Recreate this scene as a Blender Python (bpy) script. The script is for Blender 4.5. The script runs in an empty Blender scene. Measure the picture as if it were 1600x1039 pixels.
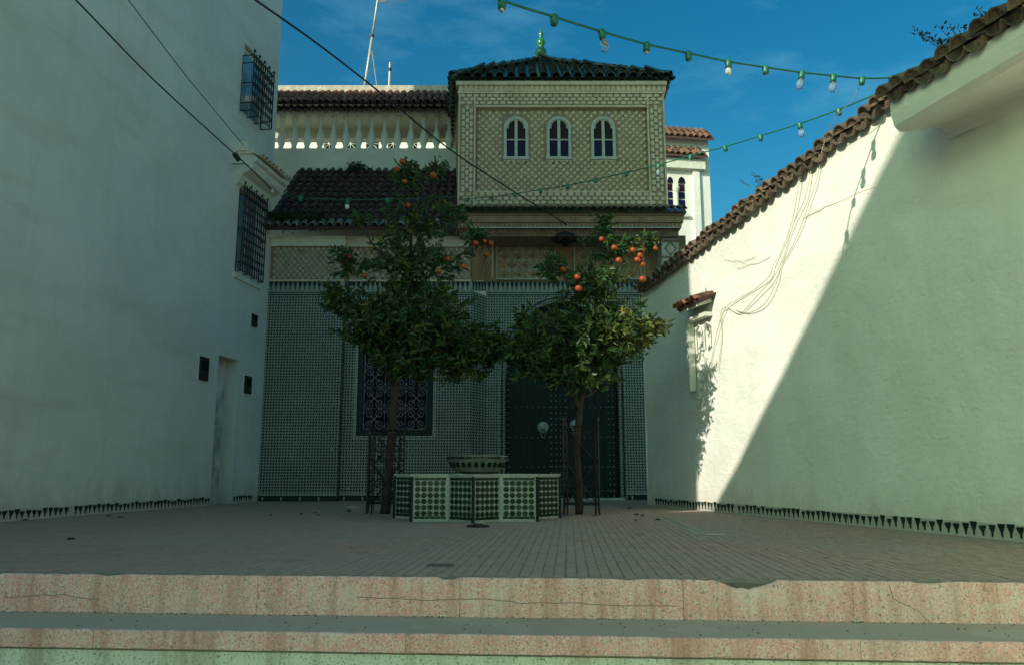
import bpy, bmesh, math, random
import numpy as np
from mathutils import Vector, Matrix
random.seed(7); RNG = np.random.default_rng(7)
PI = math.pi
SC = bpy.context.scene
COL = SC.collection

# ------------------------------------------------------------------ camera
FPX, EYE = 1244.0, 0.65                       # focal length in photo pixels (28 mm lens), eye height above the yard
TILT = math.atan(217 / FPX)
cam = bpy.data.cameras.new('camera'); cam.lens = 28.0; cam.sensor_width = 36.0
cam.clip_start = 0.05; cam.clip_end = 2000
cam_ob = bpy.data.objects.new('camera', cam); COL.objects.link(cam_ob)
cam_ob.location = (0, 0, EYE); cam_ob.rotation_euler = (PI / 2 + TILT, 0, 0)
SC.camera = cam_ob

# ------------------------------------------------------------------ sky, sun, exposure
SUNDIR = Vector((0.71, 0.70, -0.466)).normalized()          # the way the light travels
SUN_EL = math.asin(-SUNDIR.z)
world = bpy.data.worlds.new('World'); SC.world = world; world.use_nodes = True
wn, wl = world.node_tree.nodes, world.node_tree.links
wn.clear()
wo = wn.new('ShaderNodeOutputWorld'); bg = wn.new('ShaderNodeBackground')
sky = wn.new('ShaderNodeTexSky'); sky.sky_type = 'NISHITA'; sky.sun_disc = False
sky.sun_elevation = SUN_EL
sky.sun_rotation = math.atan2(-SUNDIR.x, -SUNDIR.y) % (2 * PI)
sky.air_density = 1.0; sky.dust_density = 3.2; sky.ozone_density = 1.6
tint = wn.new('ShaderNodeMix'); tint.data_type = 'RGBA'; tint.blend_type = 'MULTIPLY'
tint.inputs['Factor'].default_value = 1.0
tint.inputs['B'].default_value = (0.64, 1.18, 0.96, 1)
# thin high cirrus
tc = wn.new('ShaderNodeTexCoord'); mp = wn.new('ShaderNodeMapping')
mp.inputs['Scale'].default_value = (1.6, 1.6, 5.0); mp.inputs['Rotation'].default_value = (0.3, 0.2, 0.4)
nz = wn.new('ShaderNodeTexNoise'); nz.inputs['Scale'].default_value = 3.2; nz.inputs['Detail'].default_value = 7
nz.inputs['Roughness'].default_value = 0.62
rp = wn.new('ShaderNodeMapRange'); rp.inputs['From Min'].default_value = 0.50; rp.inputs['From Max'].default_value = 0.85
rp.inputs['To Max'].default_value = 0.38
cl = wn.new('ShaderNodeMix'); cl.data_type = 'RGBA'; cl.inputs['B'].default_value = (1.6, 4.2, 5.4, 1)
wl.new(tc.outputs['Generated'], mp.inputs['Vector']); wl.new(mp.outputs[0], nz.inputs['Vector'])
wl.new(nz.outputs['Fac'], rp.inputs['Value']); wl.new(rp.outputs[0], cl.inputs['Factor'])
hs = wn.new('ShaderNodeHueSaturation'); hs.inputs['Saturation'].default_value = 1.52
wl.new(sky.outputs[0], hs.inputs['Color']); wl.new(hs.outputs[0], tint.inputs['A']); wl.new(tint.outputs['Result'], cl.inputs['A'])
wl.new(cl.outputs['Result'], bg.inputs['Color']); bg.inputs['Strength'].default_value = 0.12
wl.new(bg.outputs[0], wo.inputs['Surface'])
sun = bpy.data.lights.new('sun', 'SUN'); sun.energy = 3.8; sun.angle = math.radians(0.5); sun.color = (1.0, 0.94, 0.82)
sun_ob = bpy.data.objects.new('sun', sun); COL.objects.link(sun_ob)
sun_ob.rotation_euler = SUNDIR.to_track_quat('-Z', 'Y').to_euler(); sun_ob.location = (-20, -12, 25)
SC.cycles.max_bounces = 7; SC.cycles.diffuse_bounces = 4; SC.cycles.glossy_bounces = 3; SC.cycles.transmission_bounces = 5
SC.cycles.caustics_reflective = False; SC.cycles.caustics_refractive = False
vs = SC.view_settings
vs.view_transform = 'Standard'; vs.look = 'None'; vs.exposure = 0.24; vs.gamma = 1.0; vs.use_curve_mapping = False

# ------------------------------------------------------------------ measuring helpers (photo -> metres)
CT, ST = math.cos(TILT), math.sin(TILT)
def ray(px, py):
    u = (px - 800) / FPX; v = (519.5 - py) / FPX
    return (u, CT - ST * v, ST + CT * v)
def at(px, py, Y):
    r = ray(px, py); k = Y / r[1]
    return Vector((r[0] * k, Y, r[2] * k + EYE))
def ground(px, py, z=0.0):
    r = ray(px, py); k = (z - EYE) / r[2]
    return Vector((r[0] * k, r[1] * k, z))

class Frame:                                                # a vertical wall plane: x along it, -y towards the yard
    def __init__(s, o, d):
        n = math.hypot(*d); s.o = o; s.ex = (d[0] / n, d[1] / n); s.ey = (-s.ex[1], s.ex[0])
        s.ang = math.atan2(d[1], d[0])
    def at(s, px, py, off=0.0):
        r = ray(px, py); k = (off + s.o[0] * s.ey[0] + s.o[1] * s.ey[1]) / (r[0] * s.ey[0] + r[1] * s.ey[1])
        x, y = r[0] * k - s.o[0], r[1] * k - s.o[1]
        return Vector((x * s.ex[0] + y * s.ex[1], off, r[2] * k + EYE))
    def world(s, v):
        return Vector((s.o[0] + s.ex[0] * v[0] + s.ey[0] * v[1], s.o[1] + s.ex[1] * v[0] + s.ey[1] * v[1], v[2]))
LW = Frame((-8.248, 0.0), (0.14, 1.0))                      # left house wall, x runs away from the camera
RW = Frame((2.695, 16.2), (0.25, -1.0))                     # right boundary wall, x runs towards the camera

# ------------------------------------------------------------------ mesh helpers
class MB:
    def __init__(s): s.v = []; s.f = []
    def add(s, vs, fs):
        b = len(s.v); s.v.extend([tuple(q) for q in vs]); s.f.extend([tuple(b + i for i in f) for f in fs]); return s
    def box(s, x0, x1, y0, y1, z0, z1):
        return s.add([(x0,y0,z0),(x1,y0,z0),(x1,y1,z0),(x0,y1,z0),(x0,y0,z1),(x1,y0,z1),(x1,y1,z1),(x0,y1,z1)],
                     [(0,3,2,1),(4,5,6,7),(0,1,5,4),(1,2,6,5),(2,3,7,6),(3,0,4,7)])
    def quad(s, a, b, c, d): return s.add([a, b, c, d], [(0, 1, 2, 3)])
    def prism(s, poly, c0, c1, axis='y'):
        n = len(poly)
        def P(a, b, c): return {'y': (a, c, b), 'x': (c, a, b), 'z': (a, b, c)}[axis]
        vs = [P(a, b, c0) for a, b in poly] + [P(a, b, c1) for a, b in poly]
        return s.add(vs, [tuple(range(n)), tuple(range(2*n-1, n-1, -1))] + [(i, i+n, (i+1) % n + n, (i+1) % n) for i in range(n)])
    def tube(s, pts, r, n=6):
        pts = [Vector(p) for p in pts]; m = len(pts); vs = []; up = Vector((0, 0, 1))
        for i, p in enumerate(pts):
            t = (pts[min(i+1, m-1)] - pts[max(i-1, 0)]).normalized()
            ref = up if abs(t.z) < 0.95 else Vector((1, 0, 0))
            a = t.cross(ref).normalized(); b = a.cross(t).normalized()
            rr = r[i] if isinstance(r, (list, tuple)) else r
            vs += [p + (a * math.cos(2*PI*k/n) + b * math.sin(2*PI*k/n)) * rr for k in range(n)]
        fs = [(i*n+k, i*n+(k+1) % n, (i+1)*n+(k+1) % n, (i+1)*n+k) for i in range(m-1) for k in range(n)]
        fs += [tuple(range(n))[::-1], tuple(range((m-1)*n, m*n))]
        return s.add(vs, fs)
    def lathe(s, prof, cx=0, cy=0, n=12, zoff=0):
        vs = [(cx + r*math.cos(2*PI*k/n), cy + r*math.sin(2*PI*k/n), z + zoff) for r, z in prof for k in range(n)]
        m = len(prof)
        fs = [(i*n+k, i*n+(k+1) % n, (i+1)*n+(k+1) % n, (i+1)*n+k) for i in range(m-1) for k in range(n)]
        fs += [tuple(range(n))[::-1], tuple(range((m-1)*n, m*n))]
        return s.add(vs, fs)
    def xform(s, M, start=0):
        s.v = s.v[:start] + [tuple(M @ Vector(q)) for q in s.v[start:]]; return s
    def mesh(s, name, m, smooth=False, fix=True):
        me = bpy.data.meshes.new(name); me.from_pydata(s.v, [], s.f)
        if fix:
            bm = bmesh.new(); bm.from_mesh(me); bmesh.ops.recalc_face_normals(bm, faces=bm.faces); bm.to_mesh(me); bm.free()
        if smooth:
            for p in me.polygons: p.use_smooth = True
        me.materials.append(m); me.update(); return me
    def build(s, name, m, parent=None, smooth=False, fix=True):
        return inst(s.mesh(name, m, smooth, fix), name, parent)
def inst(me, name, parent=None, M=None):
    o = bpy.data.objects.new(name, me); COL.objects.link(o)
    if parent: o.parent = parent
    if M is not None: o.matrix_local = M
    return o
def tag(o, label, cat, group=None):
    o['label'] = label; o['category'] = cat
    if group: o['group'] = group
    return o
def structure(o): o['kind'] = 'structure'; return o
def stuff(o): o['kind'] = 'stuff'; return o
def thing(name, label, cat, loc=(0, 0, 0), rot=0.0, group=None):
    o = bpy.data.objects.new(name, None); COL.objects.link(o); o.location = loc; o.rotation_euler = (0, 0, rot)
    o.empty_display_size = 0.2
    return tag(o, label, cat, group)
def basis(o, x, y, z):
    return Matrix(((x[0], y[0], z[0], o[0]), (x[1], y[1], z[1], o[1]), (x[2], y[2], z[2], o[2]), (0, 0, 0, 1)))

# ------------------------------------------------------------------ materials
class NT:
    def __init__(s, name):
        s.m = bpy.data.materials.new(name); s.m.use_nodes = True
        s.n, s.l = s.m.node_tree.nodes, s.m.node_tree.links
        s.b = s.n['Principled BSDF']; s.o = s.n['Material Output']
    def set(s, sock, v):
        if hasattr(v, 'is_output'): s.l.new(v, sock)
        elif isinstance(v, (tuple, list)) and len(v) == 3 and sock.type == 'RGBA': sock.default_value = (*v, 1)
        else: sock.default_value = v
    def math(s, op, a, b=0.0, c=0.0):
        q = s.n.new('ShaderNodeMath'); q.operation = op
        for i, v in enumerate((a, b, c)): s.set(q.inputs[i], v)
        return q.outputs[0]
    def mix(s, f, a, b, mode='MIX'):
        q = s.n.new('ShaderNodeMix'); q.data_type = 'RGBA'; q.blend_type = mode
        s.set(q.inputs['Factor'], f); s.set(q.inputs['A'], a); s.set(q.inputs['B'], b)
        return q.outputs['Result']
    def rng(s, v, a, b, c=0.0, d=1.0):
        q = s.n.new('ShaderNodeMapRange'); s.set(q.inputs[0], v)
        for i, k in zip((1, 2, 3, 4), (a, b, c, d)): q.inputs[i].default_value = k
        return q.outputs[0]
    def coord(s, scale=(1, 1, 1), kind='Object', rot=(0, 0, 0)):
        t = s.n.new('ShaderNodeTexCoord'); m = s.n.new('ShaderNodeMapping')
        m.inputs['Scale'].default_value = scale; m.inputs['Rotation'].default_value = rot
        s.l.new(t.outputs[kind], m.inputs[0]); return m.outputs[0]
    def noise(s, co, scale, detail=4, rough=0.55):
        q = s.n.new('ShaderNodeTexNoise'); s.l.new(co, q.inputs['Vector'])
        q.inputs['Scale'].default_value = scale; q.inputs['Detail'].default_value = detail; q.inputs['Roughness'].default_value = rough
        return q.outputs['Fac']
    def voronoi(s, co, scale, out='Color'):
        q = s.n.new('ShaderNodeTexVoronoi'); s.l.new(co, q.inputs['Vector']); q.inputs['Scale'].default_value = scale
        return q.outputs[out]
    def bump(s, h, strength, dist=0.02):
        q = s.n.new('ShaderNodeBump'); s.l.new(h, q.inputs['Height']); q.inputs['Strength'].default_value = strength
        q.inputs['Distance'].default_value = dist; s.l.new(q.outputs[0], s.b.inputs['Normal'])
    def rand(s, island=False):
        if island: return s.n.new('ShaderNodeNewGeometry').outputs['Random Per Island']
        return s.n.new('ShaderNodeObjectInfo').outputs['Random']
    def fin(s, col, rough=0.7, metal=0.0, coat=0.0, spec=0.5):
        s.set(s.b.inputs['Base Color'], col); s.set(s.b.inputs['Roughness'], rough); s.b.inputs['Metallic'].default_value = metal
        s.b.inputs['Coat Weight'].default_value = coat; s.b.inputs['Coat Roughness'].default_value = 0.08
        s.b.inputs['Specular IOR Level'].default_value = spec; return s.m
def pmat(name, c1, c2=None, scale=6.0, rough=0.75, bump=0.0, bscale=60.0, bdist=0.01, var=0.0, island=False, coat=0.0,
         metal=0.0, spec=0.5, stretch=(1, 1, 1), lo=0.35, hi=0.65):
    t = NT(name); co = t.coord(stretch); col = c1
    if c2:
        col = t.mix(t.rng(t.noise(co, scale, 6, 0.6), lo, hi), c1, c2)
    if var:
        r = t.rng(t.rand(island), 0, 1, 1 - var, 1 + var)
        v = t.n.new('ShaderNodeHueSaturation'); t.set(v.inputs['Color'], col); t.set(v.inputs['Value'], r); col = v.outputs[0]
    if bump: t.bump(t.noise(co, bscale, 5, 0.6), bump, bdist)
    return t.fin(col, rough, metal, coat, spec)

def plaster(name, base, dark, stain, amount=0.5):
    t = NT(name); co = t.coord(); cs = t.coord((1.6, 1.6, 0.22)); cf = t.coord((1, 1, 1))
    big = t.rng(t.noise(co, 0.55, 6, 0.62), 0.38, 0.70)
    st = t.rng(t.noise(cs, 1.3, 8, 0.7), 0.52, 0.85, 0, amount * .7)
    fine = t.rng(t.noise(cf, 14, 5, 0.7), 0.3, 0.7, 0.0, 0.22)
    c = t.mix(big, base, dark); c = t.mix(st, c, stain); c = t.mix(fine, c, dark)
    dg = t.rng(t.noise(t.coord((0.5, 0.5, 2.0), rot=(0, 0.6, 0)), 0.9, 6, 0.65), 0.52, 0.75, 0, amount * .7); c = t.mix(dg, c, stain)
    spots = t.rng(t.noise(co, 5.5, 3, 0.5), 0.73, 0.78, 0, 0.35)
    c = t.mix(spots, c, stain)
    h = t.math('ADD', t.math('MULTIPLY', t.noise(cf, 2.2, 4, 0.55), 3.0), t.noise(cf, 26, 5, 0.65)); h = t.math('ADD', h, t.math('MULTIPLY', t.noise(t.coord((1, 1, 2.2)), 7, 3, 0.5), 1.2))
    sp = t.n.new('ShaderNodeSeparateXYZ'); t.l.new(co, sp.inputs[0])
    drt = t.rng(t.math('SUBTRACT', t.noise(t.coord((1, 1, .6)), 3.4, 6, .7), t.math('MULTIPLY', sp.outputs['Z'], .55)), .22, .50, 0, .55); c = t.mix(drt, c, stain)
    rep_ = t.rng(t.noise(co, 1.15, 2, .4), .60, .615, 0, .35); c = t.mix(rep_, c, dark)
    t.bump(h, 0.5, 0.018); return t.fin(c, 0.9, spec=0.2)
M_WALL = plaster('white_plaster', (0.69, 0.70, 0.64), (0.58, 0.60, 0.54), (0.42, 0.38, 0.25), 0.55)
M_WALLR = plaster('limewash', (0.82, 0.81, 0.74), (0.73, 0.72, 0.64), (0.58, 0.53, 0.42), 0.4)
M_WALLB = plaster('parapet_plaster', (0.66, 0.67, 0.56), (0.56, 0.57, 0.47), (0.40, 0.38, 0.28), 0.5)  # plaster of the gallery parapet, lintel and ceiling
M_TRIM = pmat('painted_trim', (0.70, 0.71, 0.61), (0.58, 0.59, 0.49), 5, 0.85, 0.4, 30)
M_FRAME = pmat('grey_white_frame', (0.50, 0.50, 0.43), (0.42, 0.42, 0.36), 9, 0.8)
M_STUCCO = pmat('carved_stucco', (0.66, 0.55, 0.39), (0.52, 0.43, 0.29), 3, 0.9, 0.4, 40)
M_STUCCO_D = pmat('stucco_ground', (0.36, 0.285, 0.185), (0.27, 0.21, 0.135), 4, 0.95, 0.3, 40)  # dark tan puts the shade of the carved recesses into the colour
M_OCHRE = pmat('ochre_stucco', (0.36, 0.24, 0.12), (0.27, 0.17, 0.085), 3, 0.95, 0.3, 40)
M_PADW = pmat('whitish_stucco', (0.46, 0.46, 0.39), (0.34, 0.33, 0.26), 7, 0.85, 0.2, 40)
M_CEDAR = pmat('carved_cedar', (0.25, 0.185, 0.115), (0.16, 0.115, 0.075), 6, 0.8, 0.4, 50)
M_REDTILE = pmat('red_clay_tile', (0.36, 0.145, 0.08), (0.17, 0.085, 0.06), 7, 0.85, 0.4, 60, var=0.30)
M_DARKTILE = pmat('weathered_dark_tile', (0.10, 0.042, 0.034), (0.048, 0.034, 0.027), 7, 0.9, 0.4, 60, var=0.35)
M_MOSSTILE = pmat('mossy_clay_tile', (0.20, 0.125, 0.085), (0.09, 0.085, 0.06), 9, 0.92, 0.5, 50, var=0.35)
M_GREENTILE = pmat('green_glazed_tile', (0.020, 0.050, 0.032), (0.045, 0.060, 0.040), 7, 0.32, 0.25, 40, var=0.35, coat=0.2)
M_GREENGLAZE = pmat('bright_green_glaze', (0.03, 0.16, 0.035), (0.05, 0.20, 0.05), 8, 0.18, 0.1, 30, coat=0.6)
M_MORTAR = pmat('pale_mortar', (0.62, 0.58, 0.46), (0.42, 0.38, 0.28), 9, 0.95, 0.6, 30)
M_ZDARK = pmat('dark_green_zellij', (0.008, 0.022, 0.019), (0.014, 0.032, 0.026), 12, 0.45, 0.15, 40, var=0.3, spec=0.2)
M_ZGREEN = pmat('green_zellij', (0.006, 0.024, 0.009), (0.012, 0.036, 0.014), 12, 0.2, 0.4, 30, var=0.3, spec=0.35)
M_ZWHITE = pmat('white_zellij', (0.42, 0.46, 0.37), (0.32, 0.36, 0.29), 9, 0.16, 0.5, 22, spec=.5)
M_IRON = pmat('black_iron', (0.010, 0.010, 0.011), (0.016, 0.013, 0.012), 20, 0.6, 0.2, 60)
M_GRILLE = pmat('grey_painted_iron', (0.34, 0.29, 0.33), (0.24, 0.21, 0.24), 20, 0.6)
M_BLACK = pmat('black_rubber', (0.010, 0.010, 0.011), None, rough=0.55)
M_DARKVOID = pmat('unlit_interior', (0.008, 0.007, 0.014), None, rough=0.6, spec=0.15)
M_GLASS = pmat('window_glass', (0.20, 0.33, 0.36), (0.13, 0.22, 0.25), 3, 0.08, spec=0.6)
M_BLUEGLASS = pmat('blue_stained_glass', (0.006, 0.008, 0.05), (0.008, 0.010, 0.035), 9, 0.45, spec=0.15)
M_REDGLASS = pmat('maroon_stained_glass', (0.030, 0.012, 0.012), (0.018, 0.010, 0.011), 9, 0.45, spec=0.15)
M_DOOR = pmat('dark_green_door_paint', (0.008, 0.021, 0.019), (0.013, 0.029, 0.026), 4, 0.6, 0.15, 40, spec=0.2, stretch=(12, 1, 0.6))
M_STUD = pmat('pewter_stud', (0.22, 0.26, 0.255), None, rough=0.4, metal=0.6)
M_METAL = pmat('galvanised_pole', (0.55, 0.54, 0.48), (0.40, 0.36, 0.30), 20, 0.5, metal=0.3)
M_GREENPLASTIC = pmat('green_plastic', (0.012, 0.13, 0.075), (0.02, 0.16, 0.09), 8, 0.4)
M_BARK = pmat('orange_tree_bark', (0.070, 0.045, 0.033), (0.035, 0.024, 0.020), 14, 0.9, 0.8, 30, stretch=(1, 1, 0.3))
M_ORANGE = pmat('orange_peel', (0.42, 0.070, 0.010), (0.27, 0.055, 0.010), 20, 0.5, 0.15, 200, 0.004, var=0.15)
M_WIREPALE = pmat('pale_wire', (0.48, 0.43, 0.28), None, rough=0.7)
M_MOSS = pmat('moss_green', (0.018, 0.040, 0.012), (0.035, 0.060, 0.018), 12, 0.95, 0.6, 50)
M_RAG = pmat('dark_rag', (0.012, 0.011, 0.013), (0.03, 0.02, 0.02), 20, 0.9, 0.5, 40)
M_PAPER = pmat('crumpled_paper', (0.5, 0.46, 0.38), None, rough=0.9)
M_CONC = plaster('tread_cement', (0.66, 0.60, 0.46), (0.54, 0.51, 0.39), (0.30, 0.27, 0.21), 0.5)
M_STREET = plaster('street_cement', (0.52, 0.47, 0.37), (0.46, 0.41, 0.32), (0.36, 0.31, 0.24), 0.4)
M_CRACK = pmat('crack_shadow', (0.30, 0.19, 0.15), None, rough=1.0)
M_BED = pmat('mortar_bed', (0.20, 0.17, 0.125), (0.11, 0.10, 0.08), 12, 0.95, 0.5, 50)
M_GROUT = pmat('floor_grout', (0.27, 0.25, 0.195), (0.21, 0.20, 0.16), 6, 0.95)
M_STRIPW = pmat('pale_green_strip', (0.30, 0.36, 0.30), (0.2, 0.25, 0.2), 9, 0.6)

M_ZW2 = pmat('greyed_white_zellij', (0.29, 0.325, 0.275), (0.21, 0.24, 0.20), 9, 0.35, 0.3, 22, spec=.3)
def glass_mat():
    t = NT('bulb_glass'); t.b.inputs['Transmission Weight'].default_value = 0.85
    t.b.inputs['IOR'].default_value = 1.1
    return t.fin((0.9, 0.93, 0.9), 0.05)
M_BULB = glass_mat()
M_BULBW = pmat('frosted_bulb', (0.85, 0.85, 0.8), None, rough=0.35)

def zellij_mat():
    t = NT('basketweave_zellij'); c = 0.066
    co = t.coord(); sp = t.n.new('ShaderNodeSeparateXYZ'); t.l.new(co, sp.inputs[0])
    wob = t.math('MULTIPLY', t.math('SUBTRACT', t.noise(t.coord(), 3.0, 2), 0.5), 0.02)
    a = t.math('DIVIDE', t.math('ADD', sp.outputs['X'], wob), c); b = t.math('DIVIDE', t.math('ADD', sp.outputs['Z'], wob), c)
    par = t.math('FLOORED_MODULO', t.math('ADD', t.math('FLOOR', a), t.math('FLOOR', b)), 2.0)
    u = t.math('ABSOLUTE', t.math('SUBTRACT', t.math('FRACT', a), 0.5)); v = t.math('ABSOLUTE', t.math('SUBTRACT', t.math('FRACT', b), 0.5))
    inv = t.math('SUBTRACT', 1.0, par)
    p = t.math('ADD', t.math('MULTIPLY', u, inv), t.math('MULTIPLY', v, par))
    q = t.math('ADD', t.math('MULTIPLY', v, inv), t.math('MULTIPLY', u, par))
    dark = t.math('MULTIPLY', t.math('LESS_THAN', p, 0.275), t.math('LESS_THAN', q, 0.50))
    n = t.noise(t.coord(), 1.1, 5); wear = t.rng(n, 0.3, 0.7, 0.0, 1.0)
    light = t.mix(wear, (0.29, 0.33, 0.275), (0.40, 0.43, 0.365)); dk = t.mix(t.noise(t.coord(), 22, 2), (0.007, 0.015, 0.013), (0.018, 0.030, 0.026))
    cb = t.n.new('ShaderNodeCombineXYZ'); t.l.new(t.math('FLOOR', a), cb.inputs[0]); t.l.new(t.math('FLOOR', b), cb.inputs[1])
    wnz = t.n.new('ShaderNodeTexWhiteNoise'); t.l.new(cb.outputs[0], wnz.inputs[0]); wv = wnz.outputs['Value']
    dk = t.mix(t.rng(wv, .72, 1.0, 0, .8), dk, (0.05, 0.075, 0.06)); light = t.mix(t.rng(wv, 0, .3, .35, 0), light, (0.20, 0.22, 0.18))
    chip = t.rng(t.noise(t.coord(), 9, 3), 0.70, 0.74)
    col = t.mix(dark, light, dk); col = t.mix(chip, col, (0.33, 0.38, 0.33))
    t.bump(t.math('ADD', t.noise(t.coord(), 26, 3), t.math('MULTIPLY', dark, 0.3)), 0.35, 0.01)
    return t.fin(col, 0.42, spec=0.22)
M_ZELLIJ = zellij_mat()

def terrazzo_mat(name, base, base2, stain, stain_amt, white, darkc):
    t = NT(name); co = t.coord()
    sp = t.n.new('ShaderNodeSeparateColor'); t.l.new(t.voronoi(co, 120), sp.inputs[0])
    sp2 = t.n.new('ShaderNodeSeparateColor'); t.l.new(t.voronoi(t.coord((1.3, 1.3, 1.3)), 52), sp2.inputs[0])
    c = t.mix(t.rng(t.noise(co, 2.2, 5), 0.35, 0.65), base, base2)
    c = t.mix(t.math('MULTIPLY', t.math('GREATER_THAN', sp.outputs[0], 0.70), 0.75), c, white)
    c = t.mix(t.math('MULTIPLY', t.math('LESS_THAN', sp.outputs[1], 0.09), 0.6), c, darkc)
    c = t.mix(t.math('MULTIPLY', t.math('LESS_THAN', sp2.outputs[1], 0.010), 0.6), c, darkc)
    pale = t.rng(t.noise(t.coord((2.2, 1, 2.8)), 1.7, 5), 0.55, 0.72, 0, 0.6); c = t.mix(pale, c, white)
    st = t.rng(t.noise(t.coord((5.0, 1, 0.35)), 1.3, 5, 0.7), 0.47, 0.70, 0, stain_amt); c = t.mix(st, c, stain)
    st2 = t.rng(t.noise(t.coord((1.2, 1, 0.9)), 1.3, 5, 0.7), 0.60, 0.74, 0, 0.6); c = t.mix(st2, c, darkc)
    t.bump(t.noise(co, 70, 3), 0.35, 0.006)
    return t.fin(c, 0.8, spec=0.3)
M_PINK = terrazzo_mat('pink_terrazzo', (0.86, 0.43, 0.355), (0.86, 0.51, 0.43), (0.44, 0.20, 0.12), 0.7, (0.86, 0.74, 0.62), (0.24, 0.19, 0.16))
M_GREENTZ = terrazzo_mat('pale_green_terrazzo', (0.72, 0.75, 0.57), (0.78, 0.80, 0.62), (0.35, 0.30, 0.18), 0.7, (0.82, 0.82, 0.68), (0.14, 0.16, 0.11))

def paver_mat():
    t = NT('small_clay_pavers'); r = t.rand(True)
    c = t.mix(t.rng(r, 0, 1), (0.34, 0.245, 0.185), (0.43, 0.30, 0.22))
    c = t.mix(t.rng(t.noise(t.coord(), 0.7, 6), 0.38, 0.62, 0, 0.75), c, (0.34, 0.30, 0.24))
    c = t.mix(t.rng(t.noise(t.coord((2, 2, 2)), 1.9, 5, 0.7), 0.60, 0.75, 0, 0.5), c, (0.42, 0.26, 0.19))
    c = t.mix(t.rng(t.noise(t.coord(), 5.0, 6, 0.7), 0.58, 0.75, 0, 0.6), c, (0.10, 0.10, 0.085))
    t.bump(t.noise(t.coord(), 60, 3), 0.3, 0.004); return t.fin(c, 0.85, spec=0.3)
M_PAVER = paver_mat()
def paver_single():
    t = NT('small_clay_paver'); r = t.rand()
    c = t.mix(r, (0.34, 0.245, 0.185), (0.43, 0.30, 0.22)); c = t.mix(0.45, c, (0.34, 0.30, 0.24))
    t.bump(t.noise(t.coord(), 60, 3), 0.3, 0.004); return t.fin(c, 0.85, spec=0.3)
M_PAVER1 = paver_single()

def leaf_mat(name, a, b, c3):
    t = NT(name); r = t.rand(True)
    c = t.mix(t.rng(r, 0.0, 0.85), a, b); c = t.mix(t.rng(r, 0.90, 0.99), c, c3)
    t.fin(c, 0.45, spec=0.4)
    tr = t.n.new('ShaderNodeBsdfTranslucent'); t.l.new(c, tr.inputs[0]); mx = t.n.new('ShaderNodeMixShader'); mx.inputs[0].default_value = 0.28
    t.l.new(t.b.outputs[0], mx.inputs[1]); t.l.new(tr.outputs[0], mx.inputs[2]); t.l.new(mx.outputs[0], t.o.inputs[0]); return t.m
M_LEAF = leaf_mat('orange_tree_leaf', (0.026, 0.072, 0.020), (0.066, 0.128, 0.030), (0.17, 0.16, 0.03))
M_LEAFY = leaf_mat('young_sunlit_leaf', (0.07, 0.12, 0.025), (0.14, 0.17, 0.035), (0.24, 0.22, 0.05))  # scattered young leaves, and sunlight painted on the right tree's spur
M_WEED = leaf_mat('weed_leaf', (0.02, 0.045, 0.015), (0.035, 0.07, 0.02), (0.08, 0.07, 0.03))

# ------------------------------------------------------------------ shared builders
def wall_holes(mb, x0, x1, z0, z1, holes, y=0.0):
    """front plane at y (facing -y) with rectangular recesses (hx0,hx1,hz0,hz1,depth)"""
    xs = sorted({x0, x1, *[h[i] for h in holes for i in (0, 1)]}); zs = sorted({z0, z1, *[h[i] for h in holes for i in (2, 3)]})
    for i in range(len(xs) - 1):
        for j in range(len(zs) - 1):
            cx, cz = (xs[i] + xs[i+1]) / 2, (zs[j] + zs[j+1]) / 2
            if any(h[0] < cx < h[1] and h[2] < cz < h[3] for h in holes): continue
            mb.quad((xs[i], y, zs[j]), (xs[i+1], y, zs[j]), (xs[i+1], y, zs[j+1]), (xs[i], y, zs[j+1]))
    for a, b, c, d, dep in holes:
        Y = y + dep
        mb.quad((a, Y, c), (b, Y, c), (b, Y, d), (a, Y, d))
        mb.quad((a, y, c), (a, Y, c), (a, Y, d), (a, y, d)); mb.quad((b, Y, c), (b, y, c), (b, y, d), (b, Y, d))
        mb.quad((a, y, d), (a, Y, d), (b, Y, d), (b, y, d)); mb.quad((a, Y, c), (a, y, c), (b, y, c), (b, Y, c))

def tile_mesh(name, m, r0=0.085, r1=0.068, L=0.42, th=0.013, n=6, flip=False, plug=False):
    mb = MB(); rings = []
    for y, r in ((0.0, r0), (L, r1)):
        for rr in (r, r - th):
            rings.append([(rr * math.cos(PI * k / n), y, (rr * math.sin(PI * k / n)) * (-1 if flip else 1)) for k in range(n + 1)])
    vs = [q for g in rings for q in g]; w = n + 1; fs = []
    for k in range(n):
        fs += [(k, k+1, 2*w+k+1, 2*w+k), (w+k, 3*w+k, 3*w+k+1, w+k+1), (k, w+k, w+k+1, k+1), (2*w+k, 2*w+k+1, 3*w+k+1, 3*w+k)]
    fs += [(0, 2*w, 3*w, w), (n, w+n, 3*w+n, 2*w+n)]
    mb.add(vs, fs)
    if plug:
        q = [((r0 - th - .002) * math.cos(PI * k / n), 0.02 + .015 * (k % 2), ((r0 - th - .002) * math.sin(PI * k / n)) * (-1 if flip else 1)) for k in range(n + 1)]
        mb.add(q + [(0, .045, 0)], [(k, k + 1, n + 1) for k in range(n)])
    return mb.mesh(name, m, smooth=False)
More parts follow.
